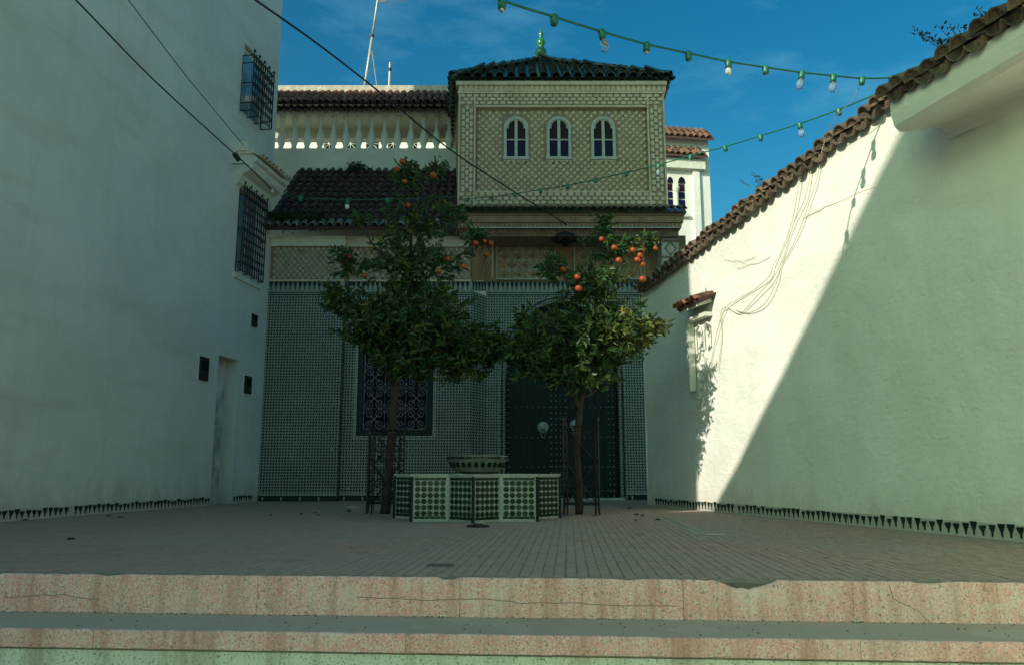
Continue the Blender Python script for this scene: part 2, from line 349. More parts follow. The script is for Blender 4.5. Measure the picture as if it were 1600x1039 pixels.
def lay_tiles(parent, cover, origin, xd, yd, ncol, nrow, pitch, course, keep=None, jit=0.012, name='roof_tile', pan=None, pan_name='pan_tile', tip=0.06, eave=None):
    """barrel tiles: origin at the eave, xd along it, yd up the slope"""
    xd, yd = Vector(xd).normalized(), Vector(yd).normalized(); nd = xd.cross(yd); out = []
    for c in range(ncol):
        for r in range(nrow):
            t0 = c * pitch; u0 = r * course
            if keep and not keep(t0, u0): continue
            o = Vector(origin) + xd * (t0 + random.uniform(-jit, jit)) + yd * (u0 + random.uniform(-jit, jit)) + nd * (0.012 + random.uniform(0, 0.008))
            y2 = (yd - nd * tip + xd * random.uniform(-0.04, 0.04)).normalized(); z2 = xd.cross(y2).normalized(); x2 = y2.cross(z2)
            out.append(inst(eave if eave and r == 0 else cover, name, parent, basis(o, x2, y2, z2)))
            if pan and r == 0:
                o2 = Vector(origin) + xd * (t0 + pitch / 2) + yd * (random.uniform(-jit, jit) + 0.03) - nd * 0.0
                inst(pan, pan_name, parent, basis(o2, xd, yd, nd))
    return out
T_GREEN = tile_mesh('green_tile', M_GREENTILE, 0.105, 0.085, 0.42); P_GREEN = tile_mesh('green_pan', M_GREENTILE, 0.10, 0.085, 0.40, flip=True)
T_DARK = tile_mesh('dark_tile', M_DARKTILE, 0.082, 0.066, 0.42); P_DARK = tile_mesh('dark_pan', M_MOSSTILE, 0.08, 0.066, 0.4, flip=True)
M_LICHEN = pmat('lichened_tile', (0.30, 0.29, 0.24), (0.12, 0.10, 0.08), 11, 0.92, 0.5, 50, var=0.3)
T_RED = tile_mesh('red_tile', M_REDTILE, 0.080, 0.064, 0.42); P_RED = tile_mesh('red_pan', M_DARKTILE, 0.08, 0.066, 0.4, flip=True)
T_MOSS = tile_mesh('moss_tile', M_MOSSTILE, 0.108, 0.085, 0.50, th=.018, plug=True); P_MOSS = tile_mesh('moss_pan', M_MOSSTILE, 0.105, 0.085, 0.46, th=.018, flip=True, plug=True)
T_SMALLG = tile_mesh('small_green_tile', M_GREENTILE, 0.078, 0.066, 0.58)
T_REAR = tile_mesh('rear_tile', pmat('brown_clay_tile', (0.22, 0.095, 0.055), (0.10, 0.06, 0.045), 7, .9, .4, 60, var=.35), 0.095, 0.08, 0.45, plug=True); P_REAR = tile_mesh('rear_pan', M_DARKTILE, 0.095, 0.08, 0.42, flip=True)

def merlon_mesh(w=0.088, h=0.125):
    pts = [(-.5, 1), (.5, 1), (.47, .80), (.30, .55), (.13, .36), (.085, .0), (-.085, .0), (-.13, .36), (-.30, .55), (-.47, .80)]
    return MB().prism([(a * w, b * h) for a, b in pts], -0.007, 0.0, 'y').mesh('merlon', M_ZDARK)
ME_MERLON = merlon_mesh()

def pads(mb, x0, x1, z0, z1, px, pz, y, d, skip=None, k=0.40):
    r = 0; z = z0 + pz / 2
    while z < z1 - pz * 0.35:
        x = x0 + (px / 2 if r % 2 == 0 else px)
        while x < x1 - px * 0.3:
            if not (skip and skip(x, z)):
                o = [(0, .92), (.86, .1), (.55, -.5), (0, -.92), (-.55, -.5), (-.86, .1)]
                f = [(0, .5), (.48, .06), (.3, -.28), (0, -.5), (-.3, -.28), (-.48, .06)]
                a, b = px * k * 1.12, pz * k * 2.1
                j = random.uniform(0.92, 1.05)
                vs = [(x + q * a * j, y, z + s * b * j) for q, s in o] + [(x + q * a, y - d * j, z + s * b) for q, s in f]
                mb.add(vs, [tuple(range(6, 12))] + [(i, (i+1) % 6, (i+1) % 6 + 6, i + 6) for i in range(6)])
            x += px
        z += pz; r += 1
    return mb

def spiral(cx, cz, r0, r1, a0, turns, y, n=12):
    return [(cx + (r0 + (r1 - r0) * i / n) * math.cos(a0 + turns * 2 * PI * i / n), y, cz + (r0 + (r1 - r0) * i / n) * math.sin(a0 + turns * 2 * PI * i / n)) for i in range(n + 1)]
def scroll_cell(mb, x0, x1, z0, z1, y, r=0.009):
    cx, cz, w, h = (x0 + x1) / 2, (z0 + z1) / 2, x1 - x0, z1 - z0
    mb.tube([(x0 + w*.27, y, z0 + h*.27), (x1 - w*.27, y, z1 - h*.27)], r, 4); mb.tube([(x0 + w*.27, y, z1 - h*.27), (x1 - w*.27, y, z0 + h*.27)], r, 4)
    for sx in (-1, 1):
        for sz in (-1, 1):
            mb.tube(spiral(cx + sx*w*.25, cz + sz*h*.25, w*.235, w*.05, 0 if sx > 0 else PI, 1.5 * sx * sz, y, 16), r, 4)
    for a, b in (((x0, z0), (x1, z0)), ((x0, z1), (x1, z1)), ((x0, z0), (x0, z1)), ((x1, z0), (x1, z1))):
        mb.tube([(a[0], y, a[1]), (b[0], y, b[1])], r * 1.1, 4)

# ================================================================== STREET, YARD FLOOR AND STEPS
FROT = math.radians(-4.0); FO = ground(800, 901)
street = MB().quad((-400, -400, -0.75), (400, -400, -0.75), (400, 600, -0.75), (-400, 600, -0.75)).build('street', M_STREET)
structure(street)
floor = MB().box(-7.6, 5.7, 0.03, 22, -0.70, -0.0055).build('courtyard_floor', M_GROUT); structure(floor)
floor.location = (FO.x, FO.y, 0); floor.rotation_euler = (0, 0, FROT)
def build_floor():
    px, py = 0.074, 0.112; g = 0.0045
    cols = np.arange(int(-7.5 / px), int(5.6 / px)); V = []; F = []
    single = MB().box(-px/2 + g, px/2 - g, -py/2 + g*.7, py/2 - g*.7, -0.005, 0.0).mesh('paver', M_PAVER1)
    cnt = 0; cand = []
    for c in cols:
        x = c * px + random.uniform(-.002, .002)
        off = (0.5 if c % 2 else 0.0) * py
        for r in range(0, 124):
            y = 0.045 + py / 2 + r * py + off + random.uniform(-.004, .004)
            cand.append((r + abs(x) * 0.35 + (0 if -3.5 < x < 3.4 else 60), x + random.uniform(-.0035, .0035), y))
    order = sorted(range(len(cand)), key=lambda i: cand[i][0]); near = set(order[:290])
    for i, (k, x, y) in enumerate(cand):
        dz = random.uniform(-.0025, .0005)
        if i in near:
            inst(single, 'paver', floor, Matrix.Translation((x, y, dz))); continue
        a, b = px / 2 - g, py / 2 - g * .7; s = len(V)
        V += [(x-a, y-b, dz), (x+a, y-b, dz), (x+a, y+b, dz + random.uniform(-.001, .001)), (x-a, y+b, dz), (x-a, y-b, -.0052), (x+a, y-b, -.0052), (x+a, y+b, -.0052), (x-a, y+b, -.0052)]
        F += [(s, s+1, s+2, s+3), (s, s+4, s+5, s+1), (s+1, s+5, s+6, s+2), (s+2, s+6, s+7, s+3), (s+3, s+7, s+4, s)]
    mb = MB(); mb.v = V; mb.f = F
    stuff(mb.build('small_pavers', M_PAVER, floor, fix=False))
build_floor()
for (a, b, w) in (((1015, 803), (1092, 834), .045), ((1025, 801), (1100, 832), .035)):
    p, q = ground(*a), ground(*b); d = (q - p).normalized(); n = Vector((-d.y, d.x, 0)) * w / 2
    Mi = (Matrix.Translation((FO.x, FO.y, 0)) @ Matrix.Rotation(FROT, 4, 'Z')).inverted()
    pts = [Mi @ (v + Vector((0, 0, .004))) for v in (p - n, q - n, q + n, p + n)]
    MB().add([(v.x, v.y, -0.003) for v in pts] + [(v.x, v.y, .003) for v in pts], [(0,3,2,1),(4,5,6,7),(0,1,5,4),(1,2,6,5),(2,3,7,6),(3,0,4,7)]).build('green_tile_strip', M_STRIPW, floor)

steps = MB().box(-7.6, 5.7, -0.005, 0.03, -0.70, -0.028).build('entrance_steps', M_BED); structure(steps)
steps.location = (FO.x, FO.y, 0); steps.rotation_euler = (0, 0, FROT)
def chip(x):
    d = 0.0
    for c, w, h in ((-0.40, .07, .022), (1.43, .19, .055), (2.52, .10, .014), (-2.6, .10, .010), (0.72, .06, .010)):
        q = abs(x - c) / w
        if q < 1: d += h * (1 - q ** 2.2) * random.uniform(.7, 1.1)
    return d
def chipped_slab(x0, x1, y0, y1, z0, z1, chips=True):
    n = max(4, int((x1 - x0) / 0.035)); mb = MB(); vs = []
    for i in range(n + 1):
        x = x0 + (x1 - x0) * i / n
        e = random.uniform(0, .004) + (.006 if random.random() < .04 else 0) + (chip(x) if chips else 0); e2 = random.uniform(0, .004)
        vs += [(x, y0, z0 + e2), (x, y0, z1 - e - .006), (x, y0 + .007, z1 - e), (x, y1, z1 - e * .9), (x, y1, z0)]
    fs = [(i*5+k, i*5+k+1, (i+1)*5+k+1, (i+1)*5+k) for i in range(n) for k in range(4)]
    fs += [(0, 1, 2, 3, 4), tuple(n*5 + k for k in (4, 3, 2, 1, 0))]
    return mb.add(vs, fs)
for a, b in ((-7.6, -5.2), (-5.196, -3.3), (-3.297, -1.62), (-1.617, -.325), (-.322, 1.05), (1.053, 2.06), (2.063, 3.9), (3.904, 5.7)):
    chipped_slab(a, b, -0.03, -0.004, -0.245, -0.001).build('riser_slab', M_PINK, steps)
MB().box(-7.6, 5.7, -0.545, -0.031, -0.348, -0.237).build('tread', M_CONC, steps)
for a, b in ((-7.6, -4.4), (-4.396, -2.35), (-2.347, -.55), (-.547, 1.9), (1.903, 3.6), (3.603, 5.7)):
    chipped_slab(a, b, -0.58, -0.551, -0.336, -0.235, False).build('nosing_slab', M_PINK, steps)
MB().box(-7.6, 5.7, -0.555, 0.0, -0.745, -0.350).build('lower_riser', M_GREENTZ, steps)
def crack(pts, r=.0025):
    P = []
    for (a, b), (c, d) in zip(pts, pts[1:]):
        for i in range(6): P.append((a + (c - a) * i / 6, -0.0305, b + (d - b) * i / 6 + random.uniform(-.004, .004)))
    return MB().tube(P, r, 4).build('crack', M_CRACK, steps)
crack([(-.98, -.125), (-.55, -.14), (-.22, -.125), (.05, -.15), (.35, -.145), (.75, -.16), (1.06, -.155)])
crack([(2.28, -.02), (2.3, -.10), (2.44, -.17), (2.5, -.235)], .002)
crack([(-3.3, -.15), (-2.9, -.13), (-2.6, -.17)], .0025)

# ================================================================== LEFT HOUSE
def skirting(parent, s0, s1, skips=(), z=0.03, step=0.108):
    s = s0
    while s < s1:
        if not any(a < s < b for a, b in skips) and random.random() > 0.03:
            sc = random.uniform(.78, 1.05)
            M = Matrix.Translation((s + random.uniform(-.006, .006), -0.012, z + random.uniform(-.006, .006))) @ Matrix.Diagonal((sc, 1, random.uniform(.74, 1.05), 1)) @ Matrix.Rotation(random.gauss(0, .05), 4, 'Y')
            inst(ME_MERLON, 'skirting_tile', parent, M)
        s += step
left = thing('left_house', 'tall plain white plastered house with two barred windows, on the left of the yard', 'house', (LW.o[0], LW.o[1], 0), LW.ang)
def trace(p):                                               # where the sun ray through p crosses the left wall line
    ey = LW.ey; num = (p.x - LW.o[0]) * ey[0] + (p.y - LW.o[1]) * ey[1]; den = SUNDIR.x * ey[0] + SUNDIR.y * ey[1]
    q = p - SUNDIR * (num / den); return ((q.x - LW.o[0]) * LW.ex[0] + (q.y - LW.o[1]) * LW.ex[1], q.z)
S0, S1 = trace(RW.world(RW.at(1090, 780)))[0], 18.30
LH = 12.6
mb = MB()
UWIN = (16.55, 17.60, 8.45, 10.05, 0.28); LWIN = (16.75, 17.80, 4.92, 6.80, 0.22); LDOOR = (16.28, 17.15, -0.02, 3.0, 0.32)
wall_holes(mb, S0, S1, -0.7, LH, [UWIN, LWIN, LDOOR])
mb.quad((S0, 0, -.7), (S0, 9, -.7), (S0, 9, LH), (S0, 0, LH)); mb.quad((S1, 0, -.7), (S1, 9, -.7), (S1, 9, LH), (S1, 0, LH))
mb.quad((S0, 9, -.7), (S1, 9, -.7), (S1, 9, LH), (S0, 9, LH)); mb.quad((S0, 0, LH), (S1, 0, LH), (S1, 9, LH), (S0, 9, LH))
mb.box(11.1, 14.9, 0.0, 2.6, LH - .001, 17.0).box(S0, 11.1, 0.0, 2.6, LH - .001, 18.5)    # unseen blocks added on top, stepped to keep the pavilion in shade
mb.build('wall', M_WALL, left)
MB().box(S0, 16.27, -0.006, 0.003, -0.02, 0.155).box(17.16, 18.2, -0.006, 0.003, -0.02, 0.155).build('skirting_plaster', M_FRAME, left)
skirting(left, 9.4, 18.1, [(16.25, 17.2)])
MB().box(16.30, 17.13, 0.29, 0.315, 0.0, 2.98).build('walled_door', pmat('peeling_plaster', (.58, .60, .55), (.20, .23, .23), 2.4, .9, .7, 25, lo=.42, hi=.68), left)
def cage(parent, s0, s1, z0, z1, proj, nb=9):
    mb = MB(); y = -proj
    for z in (z0, z0 + .18, (z0+z1)/2, z1 - .18, z1):
        mb.tube([(s0, 0, z), (s0, y, z), (s1, y, z), (s1, 0, z)], 0.014, 4)
    for i in range(nb + 1):
        x = s0 + (s1 - s0) * i / nb; mb.tube([(x, y, z0), (x, y, z1 + .06)], 0.013, 4)
        if i < nb:
            xm = x + (s1 - s0) / nb / 2; w = (s1 - s0) / nb * .42
            for q in range(5):
                zc = z0 + .2 + (z1 - z0 - .4) * q / 4
                mb.tube(spiral(xm, zc, w, w * .3, 0, 1.2, y, 9), 0.008, 3); mb.tube([(xm - w, y, zc + .1), (xm, y, zc + .2), (xm + w, y, zc + .1)], 0.008, 3)
    for s in (s0, s1):
        mb.tube([(s, y, z0), (s, y, z1)], .016, 4); mb.tube([(s, -.005, z0), (s, -.005, z1)], .014, 4)
    for i in range(4):
        x = s0 + (s1 - s0) * i / 3; mb.tube([(x, 0, z0), (x, y, z0)], .012, 4)
    for q in range(5):
        x = s0 + (s1 - s0) * q / 4; mb.lathe([(.006, 0), (.03, .03), (.026, .06), (.004, .09)], x, y, 6, z1 + .05)
    return mb.build('iron_grille', M_IRON, parent)
w1 = MB().box(16.57, 17.58, .10, .15, 8.47, 10.03).build('window', M_TRIM, left)
MB().box(16.63, 17.05, .085, .098, 8.55, 9.95).build('pane', M_GLASS, w1); MB().box(17.10, 17.52, .085, .098, 8.55, 9.95).build('pane', M_GLASS, w1)
cage(w1, 16.50, 17.50, 8.42, 9.72, .27)
w2 = MB().box(16.77, 17.78, .10, .14, 4.94, 6.78).build('window', M_TRIM, left)
MB().box(16.83, 17.25, .085, .098, 5.0, 6.7).build('pane', M_GLASS, w2); MB().box(17.30, 17.72, .085, .098, 5.0, 6.7).build('pane', M_GLASS, w2)
cage(w2, 16.72, 17.82, 4.88, 6.75, .12, 10)
MB().box(16.62, 17.92, -.05, .0, 4.72, 4.83).build('sill', M_TRIM, w2)
# moulded tile hood over the lower window
hood = MB().prism([(0.0, 6.72), (-.10, 6.78), (-.16, 6.95), (-.36, 7.05), (-.40, 7.12), (-.40, 7.20), (-.47, 7.23), (-.47, 7.32), (-.2, 7.50), (0, 7.62)], 16.48, 18.02, 'x').build('window_hood', M_TRIM, left)
lay_tiles(hood, tile_mesh('hood_tile', M_MORTAR, .085, .07, .5), (16.58, -.56, 7.32), (1, 0, 0), (0, .9, .42), 9, 1, .17, .35, name='hood_tile')
MB().box(16.40, 16.62, -.30, .0, 7.45, 7.66).box(16.44, 16.60, -.42, .0, 7.40, 7.52).build('hood_end', M_TRIM, hood)
MB().tube([LW.at(362, 257, -.04), LW.at(385, 257, -.30)], .012, 5).lathe([(.03, -.02), (.03, .02)], 0, 0, 6).build('iron_peg', M_IRON, left)
# meter boxes
def meter(p0, p1, label):
    a, b = LW.at(*p0), LW.at(*p1); w, h = b.x - a.x, a.z - b.z
    t = thing('meter_box', label, 'meter box', LW.world((a.x, 0, b.z)), LW.ang, 'meter boxes on the left house')
    MB().box(-.015, w * .8 + .015, -.02, -.002, -.015, h + .015).build('frame', M_TRIM, t)
    MB().box(0, w * .8, -.05, -.0205, 0, h).build('case', M_BLACK, t); MB().box(w*.15, w*.65, -.056, -.0505, h*.45, h*.85).build('cover', M_DARKVOID, t)
meter((311, 556), (325, 596), 'black meter box left of the walled door recess'); meter((381, 586), (392, 616), 'black meter box right of the walled door recess')
meter((392, 490), (401, 513), 'small black box high on the wall below the lower barred window')

# unseen house added: its sloping edge throws the diagonal shade on the right wall
nb_ = thing('shade_house', 'unseen white house added left of the steps to cast the slanting shade', 'house', (LW.o[0], LW.o[1], 0), LW.ang)
D1, D2 = RW.world(RW.at(1116, 792)), RW.world(RW.at(1398, 222))
a, b = trace(D1), trace(D2); g = (b[1] - a[1]) / (b[0] - a[0])
zz = lambda s: a[1] + g * (s - a[0])
s_hi = a[0] + (15.0 - a[1]) / g
prof = [(S0 - .01, -.74), (S0 - .01, zz(S0)), (s_hi, 15.0), (-7.6, 15.0), (-7.6, -.74)]
sx_, sy_ = SUNDIR.x * LW.ex[0] + SUNDIR.y * LW.ex[1], SUNDIR.x * LW.ey[0] + SUNDIR.y * LW.ey[1]
back = [(p + 4.0 * sx_ / sy_, 4.0, q if q < 0 else q + 4.0 * SUNDIR.z / sy_ - .4) for p, q in prof]   # back sheared along the sunlight so the depth blocks no more sun
MB().add([(p, 0, q) for p, q in prof] + back, [(4, 3, 2, 1, 0), (5, 6, 7, 8, 9)] + [(i, (i+1) % 5, (i+1) % 5 + 5, i + 5) for i in range(5)]).build('wall', M_WALL, nb_)
print('neighbour edge', a, b, s_hi)

st_h = thing('bounce_block', 'unseen cream house added right of the steps to bounce sunlight onto them', 'house', (9.5, -9, -.75))  # out of view, added to throw warm sunlight back on the steps
MB().box(0, 6, -9, 11.5, 0, 8.5).build('wall', M_WALLR, st_h)
MB().box(-.03, -.001, -2.2, -1.1, 0, 2.3).build('door', M_DOOR, st_h)
for yy in (-6, 2, 6): MB().box(-.04, -.001, yy, yy + 1.1, 3.6, 5.2).build('window', M_DARKVOID, st_h)

# ================================================================== TILED GATE HOUSE (facade)
fac = thing('gate_house', 'gate house faced with green and white mosaic tile and a studded arched door', 'house', (0, 18.2, 0))
FY = 18.2
YL, YM, YC = 0.0, 0.25, 0.80
XL, XM, XC, XR = -5.70, -3.93, -0.95, 4.3
MB().box(-6.6, XL - .001, YL - .02, YL + .9, -.1, 6.10).build('corner_pier', M_WALL, fac)
MB().box(XL, XM, YL, YL + .9, -.1, 4.80).build('left_tile_wall', M_ZELLIJ, fac)
WX0, WX1, WZ0, WZ1 = -3.47, -1.95, 1.58, 4.05
mb = MB(); wall_holes(mb, XM, XC, -.1, 4.86, [(WX0, WX1, WZ0, WZ1, .22)], YM)
mb.quad((XC, YM, -.1), (XC + .32, YC, -.1), (XC + .32, YC, 4.86), (XC, YM, 4.86)); mb.build('middle_tile_wall', M_ZELLIJ, fac)
DX0, DX1, DZS, DZT = -0.15, 2.54, 2.75, 4.72
mb = MB(); cx, hw = (DX0 + DX1) / 2, (DX1 - DX0) / 2
arch = [(cx - hw * math.cos(PI * i / 24), DZS + (DZT - DZS) * math.sin(PI * i / 24) ** 0.9) for i in range(25)]
x0 = XC + .32
mb.quad((x0, YC, -.1), (DX0, YC, -.1), (DX0, YC, 5.0), (x0, YC, 5.0)); mb.quad((DX1, YC, -.1), (XR, YC, -.1), (XR, YC, 5.0), (DX1, YC, 5.0))
for (p, q), (r, s) in zip(arch, arch[1:]): mb.quad((p, YC, q), (r, YC, s), (r, YC, 5.0), (p, YC, 5.0))
ring = [(DX0, -.1)] + arch + [(DX1, -.1)]
for (p, q), (r, s) in zip(ring, ring[1:]): mb.quad((p, YC, q), (r, YC, s), (r, YC + .3, s), (p, YC + .3, q))
mb.build('door_tile_wall', M_ZELLIJ, fac)
# pale and dark arch lines
for k, (o, m) in enumerate(((.05, M_ZW2), (.10, M_ZDARK), (.15, M_ZW2))):
    mb = MB(); P = [(DX0 - o, -.05)] + [(cx + (p - cx) * (1 + o / hw), DZS + (q - DZS) * (1 + o / 1.9)) for p, q in arch] + [(DX1 + o, -.05)]
    mb.tube([(p, YC - .004, q) for p, q in P], .014, 4); mb.build('arch_line', m, fac)
# plinth bands, borders
def strip(x0, x1, z0, z1, y, m, name, t=.008): return MB().box(x0, x1, y - t, y + .002, z0, z1).build(name, m, fac)
for (x0, x1, y) in ((XL, XM, YL), (XM + .002, XC, YM), (XC + .33, DX0 - .16, YC), (DX1 + .16, 3.6, YC)):
    strip(x0, x1, 0, .12, y, M_ZDARK, 'plinth_band'); strip(x0, x1, .145, .165, y, M_ZWHITE, 'plinth_line', .006); strip(x0, x1, .185, .20, y, M_ZWHITE, 'plinth_line', .006)
    xx = x0 + .1
    while xx < x1 - .05:
        MB().box(xx, xx + .03, y - .012, y - .0085, .02, .09).build('plinth_tile', M_ZWHITE, fac); xx += .42
for (x0, x1, zz0, y) in ((XL, XM, 4.80, YL), (XM + .002, XC, 4.86, YM), (XC + .33, XR, 4.98, YC)):
    MB().box(x0, x1, y - .004, y + .2, zz0, zz0 + .235).build('merlon_ground', M_ZW2, fac)
    strip(x0, x1, zz0 - .045, zz0 - .025, y, M_ZDARK, 'dado_line', .006); strip(x0, x1, zz0 - .10, zz0 - .075, y, M_ZDARK, 'dado_line', .006); strip(x0, x1, zz0 - .023, zz0 - .003, y, M_ZW2, 'dado_line', .005); strip(x0, x1, zz0 - .073, zz0 - .047, y, M_ZW2, 'dado_line', .005)
    x = x0 + .06
    while x < x1 - .04:
        inst(ME_MERLON, 'merlon_tile', fac, Matrix.Translation((x, y - .0045, zz0 + .015)) @ Matrix.Diagonal((1.0, 1, 1.7, 1))); x += .1125
    strip(x0, x1, zz0 + .236, zz0 + .255, y, M_ZDARK, 'dado_line', .006)
# splayed corner bands
MB().add([(XC, YM - .004, 4.86), (XC + .325, YC - .004, 4.98), (XC + .325, YC - .004, 5.23), (XC, YM - .004, 5.10)], [(0, 1, 2, 3)]).build('merlon_ground', M_ZW2, fac)
sd = Vector((.325, YC - YM, 0)); sl_ = sd.normalized()
for i in range(5):
    p = Vector((XC, YM - .006, 4.875)) + sd * (i + .5) / 5 + Vector((0, 0, .12 * (i + .5) / 5))
    inst(ME_MERLON, 'merlon_tile', fac, basis(p, sl_, Vector((-sl_.y, sl_.x, 0)), (0, 0, 1)) @ Matrix.Diagonal((1, 1, 1.7, 1)))
# openwork stucco frieze left and middle
for (x0, x1, y, z0, z1) in ((XL, XM, YL, 5.06, 5.86), (XM + .002, XC - .02, YM, 5.12, 5.92)):
    MB().box(x0, x1, y + .03, y + .4, z0, z1 + .02).build('frieze_ground', M_OCHRE, fac)
    pads(MB(), x0 + .03, x1 - .02, z0 + .02, z1, .135, .078, y + .03, .03).build('carved_frieze', M_PADW, fac)
    MB().box(x0, x1, y - .03, y + .1, z0 - .03, z0 + .012).build('frieze_moulding', M_STUCCO, fac)
    MB().box(x0, x1, y - .05, y + .4, z1 + .021, z1 + .26).box(x0, x1, y - .09, y + .1, z1 + .2, z1 + .255).build('eave_cornice', M_TRIM, fac)
# the grilled window
win = MB().box(WX0 - .115, WX1 + .115, YM - .03, YM - .002, WZ0 - .115, WZ0 - .002).box(WX0 - .115, WX0 - .002, YM - .03, YM - .002, WZ0 + .001, WZ1 + .15).box(WX1 + .002, WX1 + .115, YM - .03, YM - .002, WZ0 + .001, WZ1 + .15).box(WX0 - .001, WX1 + .001, YM - .03, YM - .002, WZ1 + .001, WZ1 + .15).build('window', M_ZDARK, fac)
mb = MB()
for o in (.145, .19):
    mb.box(WX0 - o, WX0 - o + .018, YM - .012, YM - .001, WZ0 - o, WZ1 + o); mb.box(WX1 + o - .018, WX1 + o, YM - .012, YM - .001, WZ0 - o, WZ1 + o); mb.box(WX0 - o + .019, WX1 + o - .019, YM - .012, YM - .001, WZ0 - o, WZ0 - o + .018)
mb.build('window_border', M_ZWHITE, win)
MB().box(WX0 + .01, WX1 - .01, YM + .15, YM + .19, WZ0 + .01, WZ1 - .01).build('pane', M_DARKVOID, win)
mb = MB(); nx, nzc = 3, 5
for i in range(nx):
    for j in range(nzc):
        scroll_cell(mb, WX0 + .03 + (WX1 - WX0 - .06) * i / nx, WX0 + .03 + (WX1 - WX0 - .06) * (i + 1) / nx, WZ0 + .03 + (WZ1 - WZ0 - .06) * j / nzc, WZ0 + .03 + (WZ1 - WZ0 - .06) * (j + 1) / nzc, YM + .05, .008)
mb.build('scroll_grille', M_GRILLE, win)
# the door: two leaves, planks, studs, knockers
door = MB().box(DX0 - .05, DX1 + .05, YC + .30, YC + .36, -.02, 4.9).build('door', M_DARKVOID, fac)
dz_top = lambda x: DZS + (DZT - DZS) * math.sqrt(max(0, 1 - ((x - cx) / hw) ** 2))
npl = 16
for i in range(npl):
    xa = DX0 + .02 + (DX1 - DX0 - .04) * i / npl; xb = DX0 + .02 + (DX1 - DX0 - .04) * (i + 1) / npl - .006
    MB().box(xa, xb, YC + .25, YC + .296 + (i % 3) * .001, .12, max(dz_top((xa + xb) / 2), 2.5)).build('door_plank', M_DOOR, door)
MB().box(cx - .02, cx + .02, YC + .225, YC + .2485, .12, 4.6).build('meeting_rail', M_DOOR, door)
mb = MB()
def stud(x, z, r=.022):
    mb.lathe([(r, 0), (r * .8, .008), (r * .35, .014)], 0, 0, 6)
    n = 18; M = Matrix.Translation((x, YC + .2485, z)) @ Matrix.Rotation(PI / 2, 4, 'X'); mb.xform(M, len(mb.v) - n)
for px in (794, 861.5, 869, 876, 884, 952, 958.5):
    x = at(px, 680, FY + YC + .25).x; z = .2
    while z < 3.6: stud(x + random.uniform(-.006, .006), z + random.uniform(-.006, .006)); z += .142
for py in (540, 590, 636, 683, 729, 766, 774):
    z = at(870, py, FY + YC + .25).z; x = DX0 + .1
    while x < DX1 - .06: stud(x, z + random.uniform(-.005, .005), .019); x += .137
stuff(mb.build('studs', M_STUD, door))
for px, py in ((848.5, 667), (899, 664)):
    p = at(px, py, FY + YC + .25); q = Matrix.Translation((p.x, YC + .2485, p.z)) @ Matrix.Rotation(PI / 2, 4, 'X')
    MB().lathe([(.135, 0), (.13, .015), (.09, .02), (.085, .035), (.03, .05)], n=16).xform(q).build('knocker_plate', M_STUD, door)
    ring = [(p.x + .055 * math.sin(a) * (1 if a < PI else 1), YC + .19, p.z - .12 - .10 * math.cos(a + PI) * 1.0 - .03) for a in [2 * PI * i / 16 for i in range(17)]]
    MB().tube(ring, .012, 5).build('knocker_ring', M_STUD, door)
MB().box(DX0 - .1, DX1 + .1, YC - .06, YC + .34, -.02, .05).build('threshold', M_ZWHITE, door)
# carved panels above the door
MB().box(XC + .25, XR, YC + .03, YC + .5, 5.24, 6.40).build('carved_panel_ground', M_OCHRE, fac)
mb = MB(); ME_BOSS = MB().lathe([(.05, 0), (.04, .02), (.01, .03)], n=8).mesh('boss', M_CEDAR)
for (a0, a1) in ((-.36, 1.05), (1.55, 3.15)):
    for e in ((a0 - .03, a0), (a1, a1 + .03)): mb.box(e[0], e[1], YC - .02, YC + .03, 5.27, 6.25)
    mb.box(a0, a1, YC - .02, YC + .03, 5.27, 5.31); mb.box(a0, a1, YC - .02, YC + .03, 6.2, 6.24)
    nx = int((a1 - a0) / .34)
    for i in range(nx):
        for j in range(4):
            ccx = a0 + (a1 - a0) * (i + .5 + (.5 if j % 2 else 0)) / nx; ccz = 5.42 + j * .225
            if ccx > a1 - .1: continue
            mb.tube([(ccx + .155 * math.cos(2*PI*k/12), YC + .02, ccz + .12 * math.sin(2*PI*k/12)) for k in range(13)], .016, 4)
            inst(ME_BOSS, 'boss', fac, Matrix.Translation((ccx, YC + .03, ccz)) @ Matrix.Rotation(PI/2, 4, 'X'))
            for k in range(4):
                an = PI/4 + k*PI/2; mb.tube([(ccx + .06*math.cos(an), YC + .02, ccz + .05*math.sin(an)), (ccx + .15*math.cos(an), YC + .02, ccz + .115*math.sin(an))], .012, 4)
mb.build('ring_tracery', M_PADW, fac)
for (pxc, yy) in ((-.68, YC - .25), (3.45, YC)):
    mb = MB()
    for s in (.17, .11): mb.tube([(pxc, yy, 5.75 + s*2), (pxc + s, yy, 5.75), (pxc, yy, 5.75 - s*2), (pxc - s, yy, 5.75), (pxc, yy, 5.75 + s*2)], .018, 4)
    mb.box(pxc - .22, pxc - .19, yy - .02, yy + .03, 5.28, 6.25).box(pxc + .19, pxc + .22, yy - .02, yy + .03, 5.28, 6.25)
    mb.build('diamond_tracery', M_PADW, fac)
MB().add([(XC, YM + .03, 5.1), (XC + .3, YC - .1, 5.24), (XC + .3, YC - .1, 6.4), (XC, YM + .03, 6.2)], [(0, 1, 2, 3)]).build('corner_panel', M_OCHRE, fac)
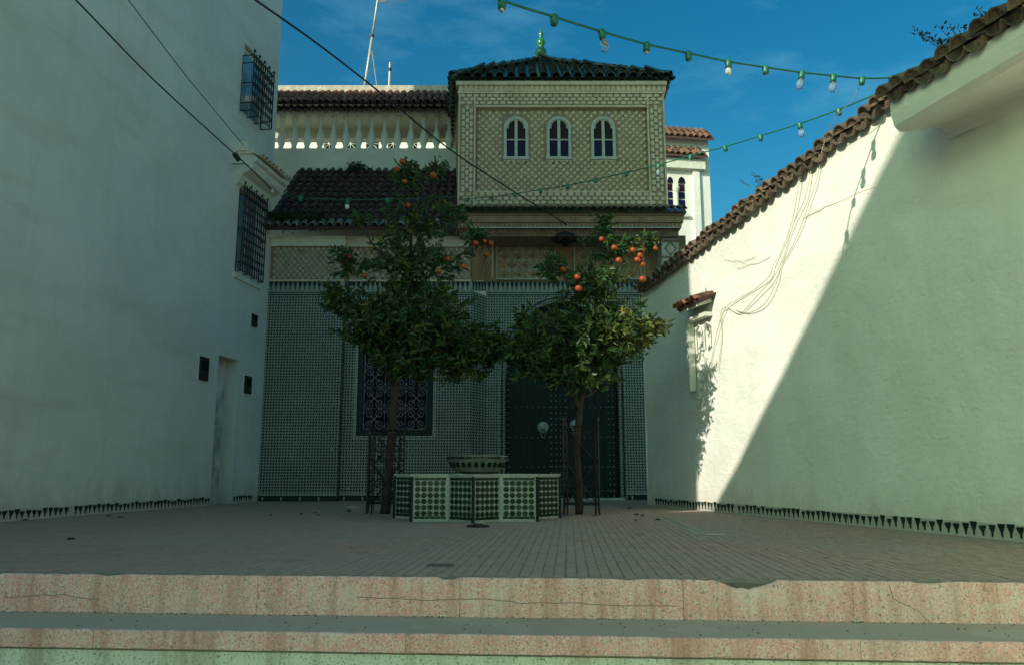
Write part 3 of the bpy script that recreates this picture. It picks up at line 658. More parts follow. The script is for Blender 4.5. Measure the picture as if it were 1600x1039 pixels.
# carved cornice carrying the pavilion
mb = MB(); mb.box(-1.30, 3.98, -.20, 1.3, 6.28, 6.40).box(-1.24, 3.93, -.10, 1.3, 6.10, 6.279)
mb.build('cornice_beam', M_CEDAR, fac)
MB().box(-1.34, 4.02, -.25, 1.3, 6.401, 6.56).box(-1.37, 4.05, -.29, 1.3, 6.561, 6.60).build('cornice_moulding', M_STUCCO_D, fac)
mb = MB(); x = -1.30
while x < 3.98: mb.box(x, x + .05, -.275, -.2505, 6.43, 6.53).box(x + .02, x + .06, -.215, -.2005, 6.30, 6.38); x += .095
mb.build('dentils', pmat('old_stucco', (.40, .30, .18), (.22, .16, .10), 5, .95, .4, 40), fac)
pads(MB(), -1.22, 3.92, 6.11, 6.27, .11, .04, -.10, .02).build('beam_carving', pmat('worn_cedar_paint', (.24, .17, .10), (.13, .09, .06), 6, .9), fac)
MB().box(-1.3, 3.96, -.235, -.2005, 6.27, 6.285).build('pale_fillet', M_TRIM, fac)
MB().box(3.55, 3.95, .05, .9, 5.0, 6.10).build('bracket_pier', M_PADW, fac)
mb = MB(); 
for zc in (5.85, 5.45): mb.tube([(3.75, .04, zc + .15), (3.88, .04, zc), (3.75, .04, zc - .15), (3.62, .04, zc), (3.75, .04, zc + .15)], .018, 4)
mb.box(3.55, 3.95, .03, .0495, 6.0, 6.05).box(3.55, 3.95, .03, .0495, 5.62, 5.66).build('bracket_tracery', M_CEDAR, fac)
MB().prism([(-.40, 6.60), (.2, 6.60), (.2, 6.90)], -1.40, 4.08, 'x').build('ledge_bed', M_GREENTILE, fac)
lay_tiles(fac, T_SMALLG, (-1.34, -.44, 6.635), (1, 0, 0), (0, .88, .44), 34, 1, .162, .3, name='ledge_tile')
# left wing roof
rs = (Vector((0, 20.4 - 17.72, 8.66 - 6.22))); sl = rs.normalized(); up_n = Vector((1, 0, 0)).cross(sl)
o = Vector((-5.66, 17.72 - FY, 6.22))
mb = MB(); A = o + Vector((-.05, 0, -.03)); B = A + Vector((4.45, 0, 0)); mb.add([A, B, B + rs, A + rs, A - up_n*.06, B - up_n*.06, B + rs - up_n*.06, A + rs - up_n*.06], [(0,1,2,3),(7,6,5,4),(0,4,5,1),(1,5,6,2),(2,6,7,3),(3,7,4,0)])
mb.build('roof_deck', M_DARKTILE, fac)
lay_tiles(fac, T_DARK, o, (1, 0, 0), sl, 21, 11, .206, .325, jit=.014, pan=P_DARK, tip=.11, eave=tile_mesh('eave_tile', M_LICHEN, 0.086, 0.066, 0.42))
# moss and creeper on this roof
def leaf_cloud(name, m, parent, centres, per, spread, size, flat=1.0):
    V = []; F = []
    for (c, n_) in centres:
        for _ in range(int(per * n_)):
            p = Vector(c) + Vector((random.gauss(0, spread[0]), random.gauss(0, spread[1]), random.gauss(0, spread[2])))
            d = Vector((random.uniform(-1, 1), random.uniform(-1, .4), random.uniform(-.5, .8))).normalized(); L = size * random.uniform(.6, 1.3)
            add_leaf(V, F, p, d, L, L * .36)
    mb = MB(); mb.v = V; mb.f = F; return mb.build(name, m, parent, fix=False)
def add_leaf(V, F, p, d, L, W):
    ref = Vector((random.uniform(-1, 1), random.uniform(-1, 1), random.uniform(-.3, 1)))
    a = d.cross(ref)
    if a.length < 1e-4: a = Vector((1, 0, 0))
    a.normalize(); n = a.cross(d); s = len(V); fold = .22 * W; curl = -.12 * L
    V.extend([tuple(p), tuple(p + d*L*.3 + a*W*.5 + n*fold), tuple(p + d*L*.68 + a*W*.42 + n*(fold + curl*.4)), tuple(p + d*L + n*curl), tuple(p + d*L*.68 - a*W*.42 + n*(fold + curl*.4)), tuple(p + d*L*.3 - a*W*.5 + n*fold)])
    F.extend([(s, s+1, s+2, s+3), (s, s+3, s+4, s+5)])
crp = [((random.uniform(-5.6, -4.3), -.35 + random.uniform(-.05, .25), 6.33 + random.uniform(0, .25)), 1) for _ in range(26)] + [((random.uniform(-5.7, -5.2), -.3, 6.45), 1) for _ in range(8)]
cp = leaf_cloud('roof_creeper', M_WEED, None, [((c[0], c[1] + FY, c[2]), n) for c, n in crp], 34, (.10, .07, .07), .085)
stuff(cp); cp['label'] = 'dark green creeper spreading along the left eave tiles'; cp['category'] = 'creeper'
bush = thing('roof_bush', 'small dark bush at the top of the left tiled roof against the parapet', 'plant', (-4.1, 20.2, 8.65))
leaf_cloud('foliage', M_WEED, bush, [((random.uniform(-.26, .26), random.uniform(-.08, .08), random.uniform(-.1, .08)), 1) for _ in range(10)], 30, (.09, .05, .05), .08)
MB().tube([(0, 0, -.2), (.03, 0, .1)], .015, 4).build('stem', M_BARK, bush)

# ================================================================== PAVILION (upper tower)
pav = thing('upper_pavilion', 'square upper pavilion of carved beige stucco with three arched windows and green tile roof', 'pavilion', (0, 18.4, 0))
TX0, TX1, TZ0, TZ1 = -1.30, 3.73, 6.62, 10.02
mb = MB(); mb.add([(TX0, .02, TZ0), (TX1, .02, TZ0), (TX1 + .15, 4.2, TZ0), (TX0 - .45, 4.2, TZ0), (TX0, .02, TZ1), (TX1, .02, TZ1), (TX1 + .15, 4.2, TZ1), (TX0 - .45, 4.2, TZ1)], [(0,3,2,1),(4,5,6,7),(0,1,5,4),(1,2,6,5),(2,3,7,6),(3,0,4,7)])
mb.build('core_wall', M_STUCCO_D, pav)
IX0, IX1, IZ0, IZ1 = -.90, 3.32, 7.28, 9.48
mb = MB()   # raised frame
mb.box(TX0, IX0, -.07, .019, TZ0 + .3, 9.93).box(IX1, TX1, -.07, .019, TZ0 + .3, 9.93).box(IX0 + .001, IX1 - .001, -.07, .019, IZ1, 9.93).box(IX0 + .001, IX1 - .001, -.07, .019, TZ0 + .3, IZ0)
mb.build('frame_band', M_STUCCO_D, pav)
WN = [(.10, .26), (1.148, .26), (2.232, .26)]
def inwin(x, z): return any(abs(x - c) < h + .10 for c, h in WN) and 8.08 < z < 9.32 and (z < 8.98 or any(((x - c) ** 2 + (z - 8.95) ** 2) < .37 ** 2 for c, h in WN))
pads(MB(), IX0 + .01, IX1 - .01, IZ0 + .01, IZ1 - .04, .172, .087, .019, .05, inwin, k=.43).build('lozenge_relief', M_STUCCO, pav)
mb = MB()
def chain(x0, x1, z0, z1, horizontal):
    if horizontal:
        n = max(1, int((x1 - x0) / .16)); w = (x1 - x0) / n
        for i in range(n):
            for k, zc in enumerate((z0 + (z1 - z0) * .18, z0 + (z1 - z0) * .51, z0 + (z1 - z0) * .84)):
                c = x0 + w * (i + .5 + (.25 if k == 1 else -.25)); h = (z1 - z0) * .135
                if c - w*.4 < x0 - .05 or c + w*.4 > x1 + .05: continue
                pr = [(c - w*.42, zc), (c - w*.25, zc + h), (c + w*.25, zc + h), (c + w*.42, zc), (c + w*.25, zc - h), (c - w*.25, zc - h)]
                mb.prism(pr, -.098, -.0705, 'y')
    else:
        n = max(1, int((z1 - z0) / .16)); w = (z1 - z0) / n
        for i in range(n):
            for k, xc in enumerate((x0 + (x1 - x0) * .18, x0 + (x1 - x0) * .51, x0 + (x1 - x0) * .84)):
                c = z0 + w * (i + .5 + (.25 if k == 1 else -.25)); h = (x1 - x0) * .135
                if c + w*.4 > z1 + .05 or c - w*.4 < z0 - .05: continue
                mb.prism([(xc, c - w*.42), (xc + h, c - w*.25), (xc + h, c + w*.25), (xc, c + w*.42), (xc - h, c + w*.25), (xc - h, c - w*.25)], -.098, -.0705, 'y')
chain(TX0 + .05, TX1 - .05, 6.95, IZ0 - .02, True); chain(TX0 + .05, TX1 - .05, IZ1 + .03, 9.80, True)
chain(TX0 + .06, IX0 - .05, IZ0 + .02, IZ1, False); chain(IX1 + .05, TX1 - .06, IZ0 + .02, IZ1, False)
mb.build('border_relief', M_STUCCO, pav)
mb = MB()
for e in ((TX0 - .01, TX0 + .03), (IX0 - .03, IX0 + .012), (IX1 - .012, IX1 + .03), (TX1 - .03, TX1 + .01)): mb.box(e[0], e[1], -.10, -.0705, TZ0 + .3, 9.80)
mb.box(IX0, IX1, -.10, .018, IZ1 - .03, IZ1 + .02).box(IX0, IX1, -.10, -.0705, IZ0 - .03, IZ0 + .01)
mb.build('border_fillet', M_STUCCO, pav)
MB().box(TX0 - .04, TX1 + .04, -.12, .0, 9.80, 9.85).box(TX0 - .08, TX1 + .08, -.17, .1, 10.0, 10.10).build('cornice', M_STUCCO, pav)
MB().box(TX0 - .02, TX1 + .02, -.10, .0, 9.851, 9.999).build('cornice_band', M_STUCCO, pav)
mb = MB(); x = TX0
while x < TX1: mb.box(x, x + .085, -.13, .0, 9.851, 9.999); x += .125
mb.build('cornice_block', M_STUCCO, pav)
# windows
def arch_pts(c, h, zs, n=12): return [(c - h * math.cos(PI * i / n), zs + h * math.sin(PI * i / n)) for i in range(n + 1)]
for c, h in WN:
    zs = 8.93; mb = MB(); O = [(c - h - .04, 8.15)] + arch_pts(c, h + .04, zs) + [(c + h + .04, 8.15)]; I = [(c - h + .03, 8.19)] + arch_pts(c, h - .03, zs) + [(c + h - .03, 8.19)]
    for k in range(len(O) - 1):
        (a, b), (a2, b2), (d, e), (d2, e2) = O[k], O[k+1], I[k], I[k+1]
        mb.add([(a, .018, b), (a2, .018, b2), (a2, -.055, b2), (a, -.055, b), (d, .018, e), (d2, .018, e2), (d2, -.055, e2), (d, -.055, e)], [(0,1,2,3),(4,7,6,5),(2,6,7,3)])
    mb.box(c - h - .06, c + h + .06, -.065, .018, 8.11, 8.185)
    w = mb.build('window', M_FRAME, pav)
    MB().box(c - .035, c + .035, -.03, .008, 8.188, zs + h - .02).box(c - h + .02, c - .036, -.02, .006, 8.62, 8.65).box(c + .036, c + h - .02, -.02, .006, 8.62, 8.65).build('mullion', M_FRAME, w)
    mb = MB()
    for i in range(11):
        an = PI * (i + .0) / 10; r = h - .05
        if abs(an - PI/2) < .1: continue
        q = len(mb.v); mb.lathe([(.032, 0), (.032, .05)], n=7).xform(Matrix.Translation((c - r * math.cos(an), .012, zs + .02 + r * math.sin(an))) @ Matrix.Rotation(PI/2, 4, 'X'), q)
    mb.build('arch_scallops', M_FRAME, w)
    for sx in (-1, 1):
        a, b = sorted((c + sx * .036, c + sx * (h - .03)))
        MB().box(a, b, .004, .017, 8.188, 8.62).build('blue_pane', M_BLUEGLASS, w)
        P = [(a, 8.65)] + [(a + (b - a) * i / 6, zs + math.sqrt(max(0, (h - .03) ** 2 - (a + (b - a) * i / 6 - c) ** 2))) for i in range(7)] + [(b, 8.65)]
        MB().prism(P, .004, .017, 'y').build('maroon_pane', M_REDGLASS, w)
    pr = [(c - .3 + .06 * i, 8.09 + (0 if i % 2 else -.05)) for i in range(11)]
    MB().prism([(c - .3, 8.108)] + pr + [(c + .3, 8.108)], -.03, .018, 'y').build('sill_fringe', M_STUCCO, w)
# pyramid roof
EX0, EX1, EZ, EY0, EY1 = -1.52, 3.93, 10.17, -.24, 4.5
AP = Vector((.81, 2.2, 11.93))
c4 = [Vector((EX0, EY0, EZ)), Vector((EX1, EY0, EZ)), Vector((EX1 + .15, EY1, EZ)), Vector((EX0 - .42, EY1, EZ))]
MB().add([*c4, AP], [(3, 2, 1, 0), (0, 1, 4), (1, 2, 4), (2, 3, 4), (3, 0, 4)]).build('roof_deck', M_GREENTILE, pav)
def hip_tiles(A, B, pitch, cover, pan, nmax=None):
    xd = (B - A).normalized(); mid = A + xd * (AP - A).dot(xd); yd = (AP - mid).normalized(); L = (B - A).length; HH = (AP - mid).length; ta = (mid - A).length
    n = int(L / pitch); st0 = (L - n * pitch) / 2 + pitch / 2
    def keep(t, u): 
        t += st0; f = 1 - (u + .05) / HH
        return ta - ta * f - .05 < t < ta + (L - ta) * f + .05
    return lay_tiles(pav, cover, A + xd * st0, xd, yd, n, int(HH / .33), pitch, .33, keep, .01, pan=pan)
hip_tiles(c4[0], c4[1], .272, T_GREEN, P_GREEN); hip_tiles(c4[1], c4[2], .272, T_GREEN, P_GREEN); hip_tiles(c4[3], c4[0], .272, T_GREEN, P_GREEN)
for e in (c4[0], c4[1]):
    d = (AP - e); n = int(d.length / .34); dn = d.normalized()
    for i in range(n):
        x = dn.cross(Vector((0, 0, 1))).normalized(); z = x.cross(dn)
        inst(T_GREEN, 'ridge_tile', pav, basis(e + dn * (.05 + i * .34) + Vector((0, 0, .05)), x, dn, z))
fin = MB().lathe([(.10, 0), (.075, .1), (.05, .17), (.13, .24), (.17, .34), (.14, .45), (.06, .52), (.10, .58), (.125, .67), (.09, .76), (.045, .81), (.065, .87), (.075, .93), (.04, 1.0), (.018, 1.06), (.004, 1.14)], AP.x, AP.y, 14, AP.z - .12).build('finial', M_GREENGLAZE, pav, True)

# ================================================================== GALLERY HOUSE behind the left roof
gal = thing('gallery_house', 'white house with a balustraded open gallery under a red tile roof', 'house', (0, 20.5, 0))
GX0, GX1 = -7.2, -1.35
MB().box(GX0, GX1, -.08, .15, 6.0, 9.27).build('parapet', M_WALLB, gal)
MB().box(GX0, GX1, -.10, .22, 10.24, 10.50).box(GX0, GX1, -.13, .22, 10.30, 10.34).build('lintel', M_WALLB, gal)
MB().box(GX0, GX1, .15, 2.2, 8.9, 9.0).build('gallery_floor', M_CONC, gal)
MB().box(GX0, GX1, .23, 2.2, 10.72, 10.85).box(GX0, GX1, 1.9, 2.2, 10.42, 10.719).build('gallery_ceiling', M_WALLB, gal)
bal = MB().lathe([(.085, 0), (.085, .06), (.055, .09), (.10, .22), (.115, .33), (.085, .45), (.05, .58), (.045, .70), (.07, .80), (.05, .84), (.085, .90), (.085, 1.0)], n=10).mesh('baluster', M_TRIM, True)
for i in range(17):
    inst(bal, 'baluster', gal, Matrix.Translation((-7.0 + .352 * i + random.uniform(-.01, .01), .03, 9.26)))
for px in (1,): pass
# roof
g0 = Vector((GX0, -.45, 10.36)); gs = Vector((0, 1.05, .84)); gsl = gs.normalized(); gn = Vector((1, 0, 0)).cross(gsl)
MB().add([g0, g0 + Vector((GX1 - GX0, 0, 0)), g0 + Vector((GX1 - GX0, 0, 0)) + gs, g0 + gs, g0 + gs + Vector((0, 1.4, -.30)), g0 + gs + Vector((GX1 - GX0, 1.4, -.30))], [(0, 1, 2, 3), (3, 2, 5, 4)]).build('roof_deck', M_DARKTILE, gal)
lay_tiles(gal, T_DARK, g0 + Vector((.1, .0, -.10)), (1, 0, 0), (0, 1, .3), 30, 1, .193, .3, pan=P_DARK, name='under_eave_tile')
lay_tiles(gal, T_RED, g0 + Vector((.1, -.03, .05)), (1, 0, 0), gsl, 30, 4, .193, .31, pan=P_RED)
MB().box(GX0, GX1, .50, .78, 11.15, 11.40).build('ridge_mortar', M_MORTAR, gal)
# white wall of the court behind, seen through the balusters
rear_w = thing('court_wall', 'sunlit white rear wall with grilled openings seen between the balusters', 'wall', (0, 26.0, 0))
mb = MB(); holes = []
for px0, px1 in ((506, 524), (538, 558), (572, 592), (606, 624), (640, 652)):
    a, b = at(px0, 225, 26), at(px1, 225, 26); holes.append((a.x, b.x, 11.52, 12.05, .3))
wall_holes(mb, -9.5, -.6, 5, 13.2, holes); mb.box(-9.5, -.6, .35, .6, 5, 13.2); mb.build('wall', M_WALLR, rear_w)
for h in holes:
    cxx, czz = (h[0] + h[1]) / 2, (h[2] + h[3]) / 2; o = MB().box(h[0] + .01, h[1] - .01, .2, .25, h[2] + .01, h[3] - .01).build('opening', M_DARKVOID, rear_w)
    mb = MB()
    for k in range(4): an = k * PI / 4; mb.tube([(cxx - .26*math.cos(an), -.01, czz - .26*math.sin(an)), (cxx + .26*math.cos(an), -.01, czz + .26*math.sin(an))], .012, 4)
    mb.build('star_grille', M_TRIM, o)
# antenna mast and stub pole
an = thing('antenna_mast', 'leaning white television antenna mast above the gallery roof', 'antenna', at(568, 142, 21.7))
b0 = an.location; q = lambda px, py, Y=21.7: at(px, py, Y) - Vector(b0)
MB().tube([(0, 0, -.2), q(582, 57)], .042, 7).tube([q(582, 57), q(590, 2), q(593, -12)], .03, 7).build('pole', M_METAL, an, True)
MB().tube([q(580, 70), q(590, 142)], .014, 4).build('guy_stay', M_METAL, an)
MB().lathe([(.06, -.04), (.06, .04)], *q(581.5, 57)[:2], 8, q(581.5, 57).z).build('clamp', M_BLACK, an)
mb = MB(); bp = q(591, 4); mb.tube([bp, bp + Vector((.75, -.1, .12))], .02, 5)
for i in range(7): e = bp + Vector((.05 + .11 * i, -.01 * i, .02 * i)); mb.tube([e + Vector((-.05, -.3, -.05)), e + Vector((.05, .3, .05))], .012, 4)
mb.build('aerial', M_METAL, an)
po = thing('stub_pole', 'short thin weathered pole standing on the gallery roof ridge', 'pole', at(608, 143, 21.7))
MB().tube([(0, 0, -.2), (.01, 0, .9)], .035, 6).build('pole', M_METAL, po); MB().tube([(.01, 0, .62), (.012, 0, .72)], .045, 6).build('collar', M_IRON, po)

# ================================================================== REAR RIGHT HOUSE
RY = 28.0; ra = math.radians(9)
rh = thing('rear_house', 'sunlit cream house with twin arched windows behind the pavilion on the right', 'house', (4.6, RY - .35, 0), ra)
RM = (Matrix.Translation((4.6, RY - .35, 0)) @ Matrix.Rotation(ra, 4, 'Z')).inverted()
def rl(px, py):
    r = ray(px, py); n = Vector((math.sin(ra), -math.cos(ra), 0)); o = Vector((4.6, RY - .35, 0)); k = (o.dot(n)) / (r[0]*n.x + r[1]*n.y)
    return RM @ Vector((r[0]*k, r[1]*k, r[2]*k + EYE))
xe = rl(1110, 300).x; zt = rl(1110, 225).z + .28; wz0, wz1 = rl(1060, 335).z, rl(1060, 280).z
wxs = [(rl(1043, 300).x, rl(1052, 300).x), (rl(1060, 300).x, rl(1071, 300).x)]
mb = MB(); wall_holes(mb, -.5, xe, 0, zt, [(a, b, wz0, wz1 - .15, .12) for a, b in wxs]); mb.quad((xe, 0, 0), (xe, 5, 0), (xe, 5, zt), (xe, 0, zt)); mb.quad((-.5, 0, zt), (xe, 0, zt), (xe, 5, zt), (-.5, 5, zt))
mb.build('wall', M_WALLR, rh)
for a, b in wxs:
    c, h = (a + b) / 2, (b - a) / 2; w = MB().prism([(a, wz1 - .16)] + [(c - h * math.cos(PI*i/10), wz1 - .15 + (h + .09) * math.sin(PI*i/10)) for i in range(11)] + [(b, wz1 - .16)], -.012, .003, 'y').build('window', M_DARKVOID, rh)
    for j in range(4):
        zz0 = wz0 + .04 + j * (wz1 - .2 - wz0) / 4; pass
    MB().box(a + .005, b - .005, .06, .118, wz0 + .005, wz1 - .155).build('sash', M_FRAME, w)
    for j in range(4):
        zz0 = wz0 + .04 + j * (wz1 - .2 - wz0) / 4; MB().box(a + .02, b - .02, .03, .0595, zz0, zz0 + (wz1 - .2 - wz0) / 4 - .06).build('pane', M_BLUEGLASS if j in (1, 2) else M_REDGLASS, w)
cm = (wxs[0][1] + wxs[1][0]) / 2
MB().lathe([(.12, 0), (.10, .05), (.075, .12), (.075, wz1 - wz0 - .55), (.13, wz1 - wz0 - .42), (.13, wz1 - wz0 - .32)], cm, -.02, 10, wz0).build('column', M_TRIM, rh)
MB().box(wxs[0][0] - .3, wxs[1][1] + .1, -.12, .0, wz0 - .12, wz0 - .01).build('sill', M_TRIM, rh)
MB().box(rl(1082, 300).x, rl(1092, 300).x, -.12, .0, 0, wz1 + .35).build('pilaster', M_WALLR, rh)
def small_roof(z0, x1, proj, n):
    o = Vector((-.3, -proj, z0)); sl2 = Vector((0, .70, .71)).normalized()
    MB().add([o, o + Vector((x1 + .3, 0, 0)), o + Vector((x1 + .3, 0, 0)) + sl2 * 0.9, o + sl2 * 0.9, o - Vector((0, 0, .07)), o + Vector((x1 + .3, 0, -.07)), o + Vector((x1 + .3, 0, -.07)) + sl2*0.9, o + sl2*0.9 - Vector((0, 0, .07))], [(0,1,2,3),(7,6,5,4),(0,4,5,1),(1,5,6,2),(2,6,7,3),(3,7,4,0)]).build('roof_deck', M_DARKTILE, rh)
    lay_tiles(rh, T_REAR, o + Vector((.1, 0, .02)), (1, 0, 0), sl2, n, 2, (x1 + .2) / n, .38, pan=P_REAR)
small_roof(rl(1110, 222).z - .02, xe + .12, .3, 13); small_roof(rl(1090, 250).z, rl(1100, 245).x, .35, 12)
MB().box(-.3, rl(1098, 250).x, -.22, .0, rl(1090, 268).z, rl(1090, 253).z).build('awning_soffit', M_TRIM, rh)

# ================================================================== RIGHT BOUNDARY WALL
bw = thing('boundary_wall', 'long white limewashed wall with clay tile coping on the right of the yard', 'wall', (RW.o[0], RW.o[1], 0), RW.ang)
topz = lambda s: min(4.96, 4.30 + .0865 * s)
SE = 15.0; n = 150; mz = 44; mb = MB()
from mathutils import noise as mnoise
V, F = [], []
for i in range(n + 1):
    a = SE * i / n
    for k in range(mz + 1):
        z = -.74 + (topz(a) + .74) * k / mz
        f = max(0.0, min(1.0, (z - .2) / .4)); p = Vector((a, 3.1, z))
        d = f * (.018 + .030 * mnoise.noise(p * .55) + .014 * mnoise.noise(p * 1.7) + .005 * mnoise.noise(p * 5.0))
        V.append((a, max(0, d), z))
F = [(i*(mz+1)+k, (i+1)*(mz+1)+k, (i+1)*(mz+1)+k+1, i*(mz+1)+k+1) for i in range(n) for k in range(mz)]
mb.add(V, F)
for i in range(30):
    a, b = SE * i / 30, SE * (i + 1) / 30
    mb.quad((a, .45, -.74), (b, .45, -.74), (b, .45, topz(b)), (a, .45, topz(a))); mb.quad((a, 0, topz(a)), (b, 0, topz(b)), (b, .45, topz(b)), (a, .45, topz(a)))
for s_ in (0, SE): mb.quad((s_, 0, -.74), (s_, .45, -.74), (s_, .45, topz(s_)), (s_, 0, topz(s_)))
mb.build('wall', M_WALLR, bw)
MB().box(.4, SE, -.006, .003, -.02, .15).build('skirting_plaster', M_FRAME, bw)
skirting(bw, .45, 9.2, z=.025, step=.112)
# coping tiles
JS, JP = 8.30, .68
s = .1; k = 0
while s < 12.5:
    jet = s > 7.70
    if jet and s < JS + .03: s = JS + .06
    off = -JP - .13 if jet else -.16; dz = random.uniform(-.02, .03)
    yd = Vector((random.uniform(-.12, .12), .90, .40 + random.uniform(-.06, .06))).normalized(); zd = Vector((1, 0, 0)).cross(yd).normalized(); xd = yd.cross(zd)
    z0 = (4.57 if jet else topz(s) + .02) + dz
    inst(T_MOSS, 'coping_tile', bw, basis((s, off + random.uniform(-.02, .02), z0), xd, yd, zd))
    inst(P_MOSS, 'coping_pan', bw, basis((s + .105, off + .03 + random.uniform(-.015, .015), z0 - .005), xd, yd, zd))
    s += .213 + random.uniform(-.018, .018)
for i in range(24):
    a, b = SE * i / 24, SE * (i + 1) / 24; 
mb = MB(); mb.add([(0, .02, topz(0) + .06), (7.5, .02, topz(7.5) + .06), (SE, .02, topz(SE) + .06), (SE, .45, topz(SE) + .22), (7.5, .45, topz(7.5) + .22), (0, .45, topz(0) + .22)], [(0, 1, 4, 5), (1, 2, 3, 4)]); mb.build('coping_mortar', M_MORTAR, bw)
# jettied upper part with a sloping soffit
JS, JP = 8.30, .68                                            # where the jetty starts, how far it stands out
cv = [(.46, 4.95), (-JP, 4.53), (-JP, 4.40), (-JP + .03, 4.27), (-JP + .09, 4.215), (-.45, 4.24), (-.22, 4.30), (-.10, 4.32), (-.04, 4.31), (-.008, 4.27), (.012, 4.19)]
mb = MB(); NS = 24; pts = []
for i in range(NS + 1):
    s_ = JS + (SE - JS) * i / NS; dr_ = -.14 * min(1, max(0, s_ - JS) / 1.6)
    pts += [(s_, y_ + .008 * mnoise.noise(Vector((s_ * 2, y_ * 4, z_ * 3))), z_ + (dr_ * max(0, 1 - abs(y_) / .5) if y_ > -.5 and z_ < 4.5 else 0)) for y_, z_ in cv]
m_ = len(cv)
mb.add(pts, [(i*m_+k, (i+1)*m_+k, (i+1)*m_+k+1, i*m_+k+1) for i in range(NS) for k in range(m_ - 1)])
mb.add([(JS, y_, z_) for y_, z_ in cv] + [(JS, .4, 4.19)], [tuple(range(m_ + 1))])
mb.build('jetty', M_WALLR, bw)
# fine plaster cracks and a nail hole
def wcrack(pts, r=.004):
    P = []
    for a, b in zip(pts, pts[1:]):
        for i in range(5): P.append(RW.at(a[0] + (b[0]-a[0])*i/5 + random.uniform(-1.5, 1.5), a[1] + (b[1]-a[1])*i/5 + random.uniform(-1.5, 1.5), -.001))
    MB().tube(P, r, 4).build('plaster_crack', M_STUCCO, bw)
wcrack([(1130, 405), (1160, 410), (1185, 398)]); wcrack([(1150, 420), (1180, 412), (1210, 398)]); wcrack([(1255, 340), (1300, 320), (1385, 285)])
# niche with tile canopy on the wall
nc = thing('wall_niche', 'small carved white niche panel with a clay tile canopy on the sunlit wall', 'niche', RW.world((2.25, 0, 0)), RW.ang)
MB().prism([(0, 3.58), (-.26, 3.46), (-.26, 3.42), (0, 3.50)], .0, .72, 'x').build('canopy_slab', M_TRIM, nc)
lay_tiles(nc, T_RED, (.02, -.36, 3.50), (1, 0, 0), (0, .93, .36), 5, 1, .17, .3, pan=P_RED, name='canopy_tile')
MB().box(-.04, .70, -.13, .0, 3.26, 3.33).build('ledge', M_TRIM, nc)
MB().box(-.05, .03, -.12, -.001, 2.05, 3.259).build('side_board', M_TRIM, nc)
mb = MB()
for c in (.22, .52):
    mb.tube([(c - .11, -.01, 2.75), (c - .11, -.01, 3.02)] + [(c - .11 * math.cos(PI*i/8), -.01, 3.02 + .16 * math.sin(PI*i/8)) for i in range(9)] + [(c + .11, -.01, 2.75)], .016, 4)
mb.build('arch_relief', M_TRIM, nc)
mb = MB()
for _ in range(46):
    x, z = random.gauss(.26, .12), random.uniform(1.72, 2.85); x -= max(0, (2.2 - z)) * .25; an_ = random.uniform(0, PI * 2); r = random.uniform(.03, .06)
    mb.tube([(x + r * math.cos(an_ + t), -.012, z + 1.3 * r * math.sin(an_ + t)) for t in (0, .7, 1.4, 2.1)], .012, 4)
stuff(mb.build('floral_relief', M_TRIM, nc))
# slack pale wires
wires = [[(1252, 272), (1246, 300), (1238, 345), (1222, 390), (1208, 415), (1202, 432), (1180, 452), (1150, 470), (1133, 482), (1120, 520), (1112, 560), (1112, 580), (1117, 592)],
         [(1268, 262), (1258, 310), (1240, 350), (1225, 400), (1208, 435), (1190, 455), (1160, 488), (1148, 488), (1135, 480), (1126, 490), (1128, 530), (1120, 580)],
         [(1282, 256), (1270, 300), (1245, 370), (1222, 415), (1214, 440), (1195, 475), (1170, 489), (1150, 485)]]
for w, lb in zip(wires, ('pale slack wire hanging furthest left on the sunlit wall', 'pale slack wire between the other two on the sunlit wall', 'pale short slack wire hanging furthest right on the sunlit wall')):
    P = [RW.at(a, b, -.03 - .02 * math.sin(i * 1.7)) for i, (a, b) in enumerate(w)]; PP = []
    for i in range(len(P) - 1):
        p0, p1, p2, p3 = P[max(i-1, 0)], P[i], P[i+1], P[min(i+2, len(P)-1)]
        for t in (0, .25, .5, .75): PP.append(.5 * ((2*p1) + (p2 - p0)*t + (2*p0 - 5*p1 + 4*p2 - p3)*t*t + (3*p1 - p0 - 3*p2 + p3)*t**3))
    PP.append(P[-1])
    o = MB().tube([RW.world(v) for v in PP], .0065, 4).build('slack_wire', M_WIREPALE); tag(o, lb, 'wire', 'slack wires on the right wall')
# weeds on the coping
def weed(base, label, h, lean, nst, seed):
    random.seed(seed); t = thing('wall_weed', label, 'weed', base, 0, 'weeds on the wall coping'); V, F = [], []; mb = MB()
    for i in range(nst):
        p = Vector((random.uniform(-.15, .15), random.uniform(-.05, .05), -.05)); d = Vector((lean[0] + random.uniform(-.5, .5), random.uniform(-.3, .3), lean[1] + random.uniform(-.2, .4))).normalized(); L = h * random.uniform(.5, 1.1); pts = [p + d * L * k / 5 + Vector((0, 0, -.15 * L * (k / 5) ** 2)) for k in range(6)]
        mb.tube(pts, [.005 - .0006 * k for k in range(6)], 3)
        for _ in range(int(9 * L / .4)):
            k = random.uniform(.3, 1); add_leaf(V, F, pts[min(5, int(k * 5))] + Vector((random.gauss(0, .02), random.gauss(0, .02), random.gauss(0, .02))), Vector((random.uniform(-1, 1), random.uniform(-1, 1), random.uniform(-.3, 1))).normalized(), .045, .022)
    mb.build('stems', M_BARK, t); lf = MB(); lf.v = V; lf.f = F; lf.build('foliage', M_WEED, t, fix=False)
weed(RW.world(RW.at(1487, 74, -.62)), 'tall thin weed on the coping above the jettied soffit', .55, (-.7, .7), 9, 3)
weed(RW.world(RW.at(1516, 58, -.60)), 'low leafy weed tuft on the coping above the jettied soffit', .2, (0, .8), 12, 4)
weed(RW.world(RW.at(1558, 26, -.60)), 'small weed on the coping at the top right corner', .2, (-.2, .9), 7, 5)
weed(RW.world(RW.at(1185, 290, .1)), 'sparse dry weed on the sunlit middle of the coping', .3, (-.2, .9), 6, 6)
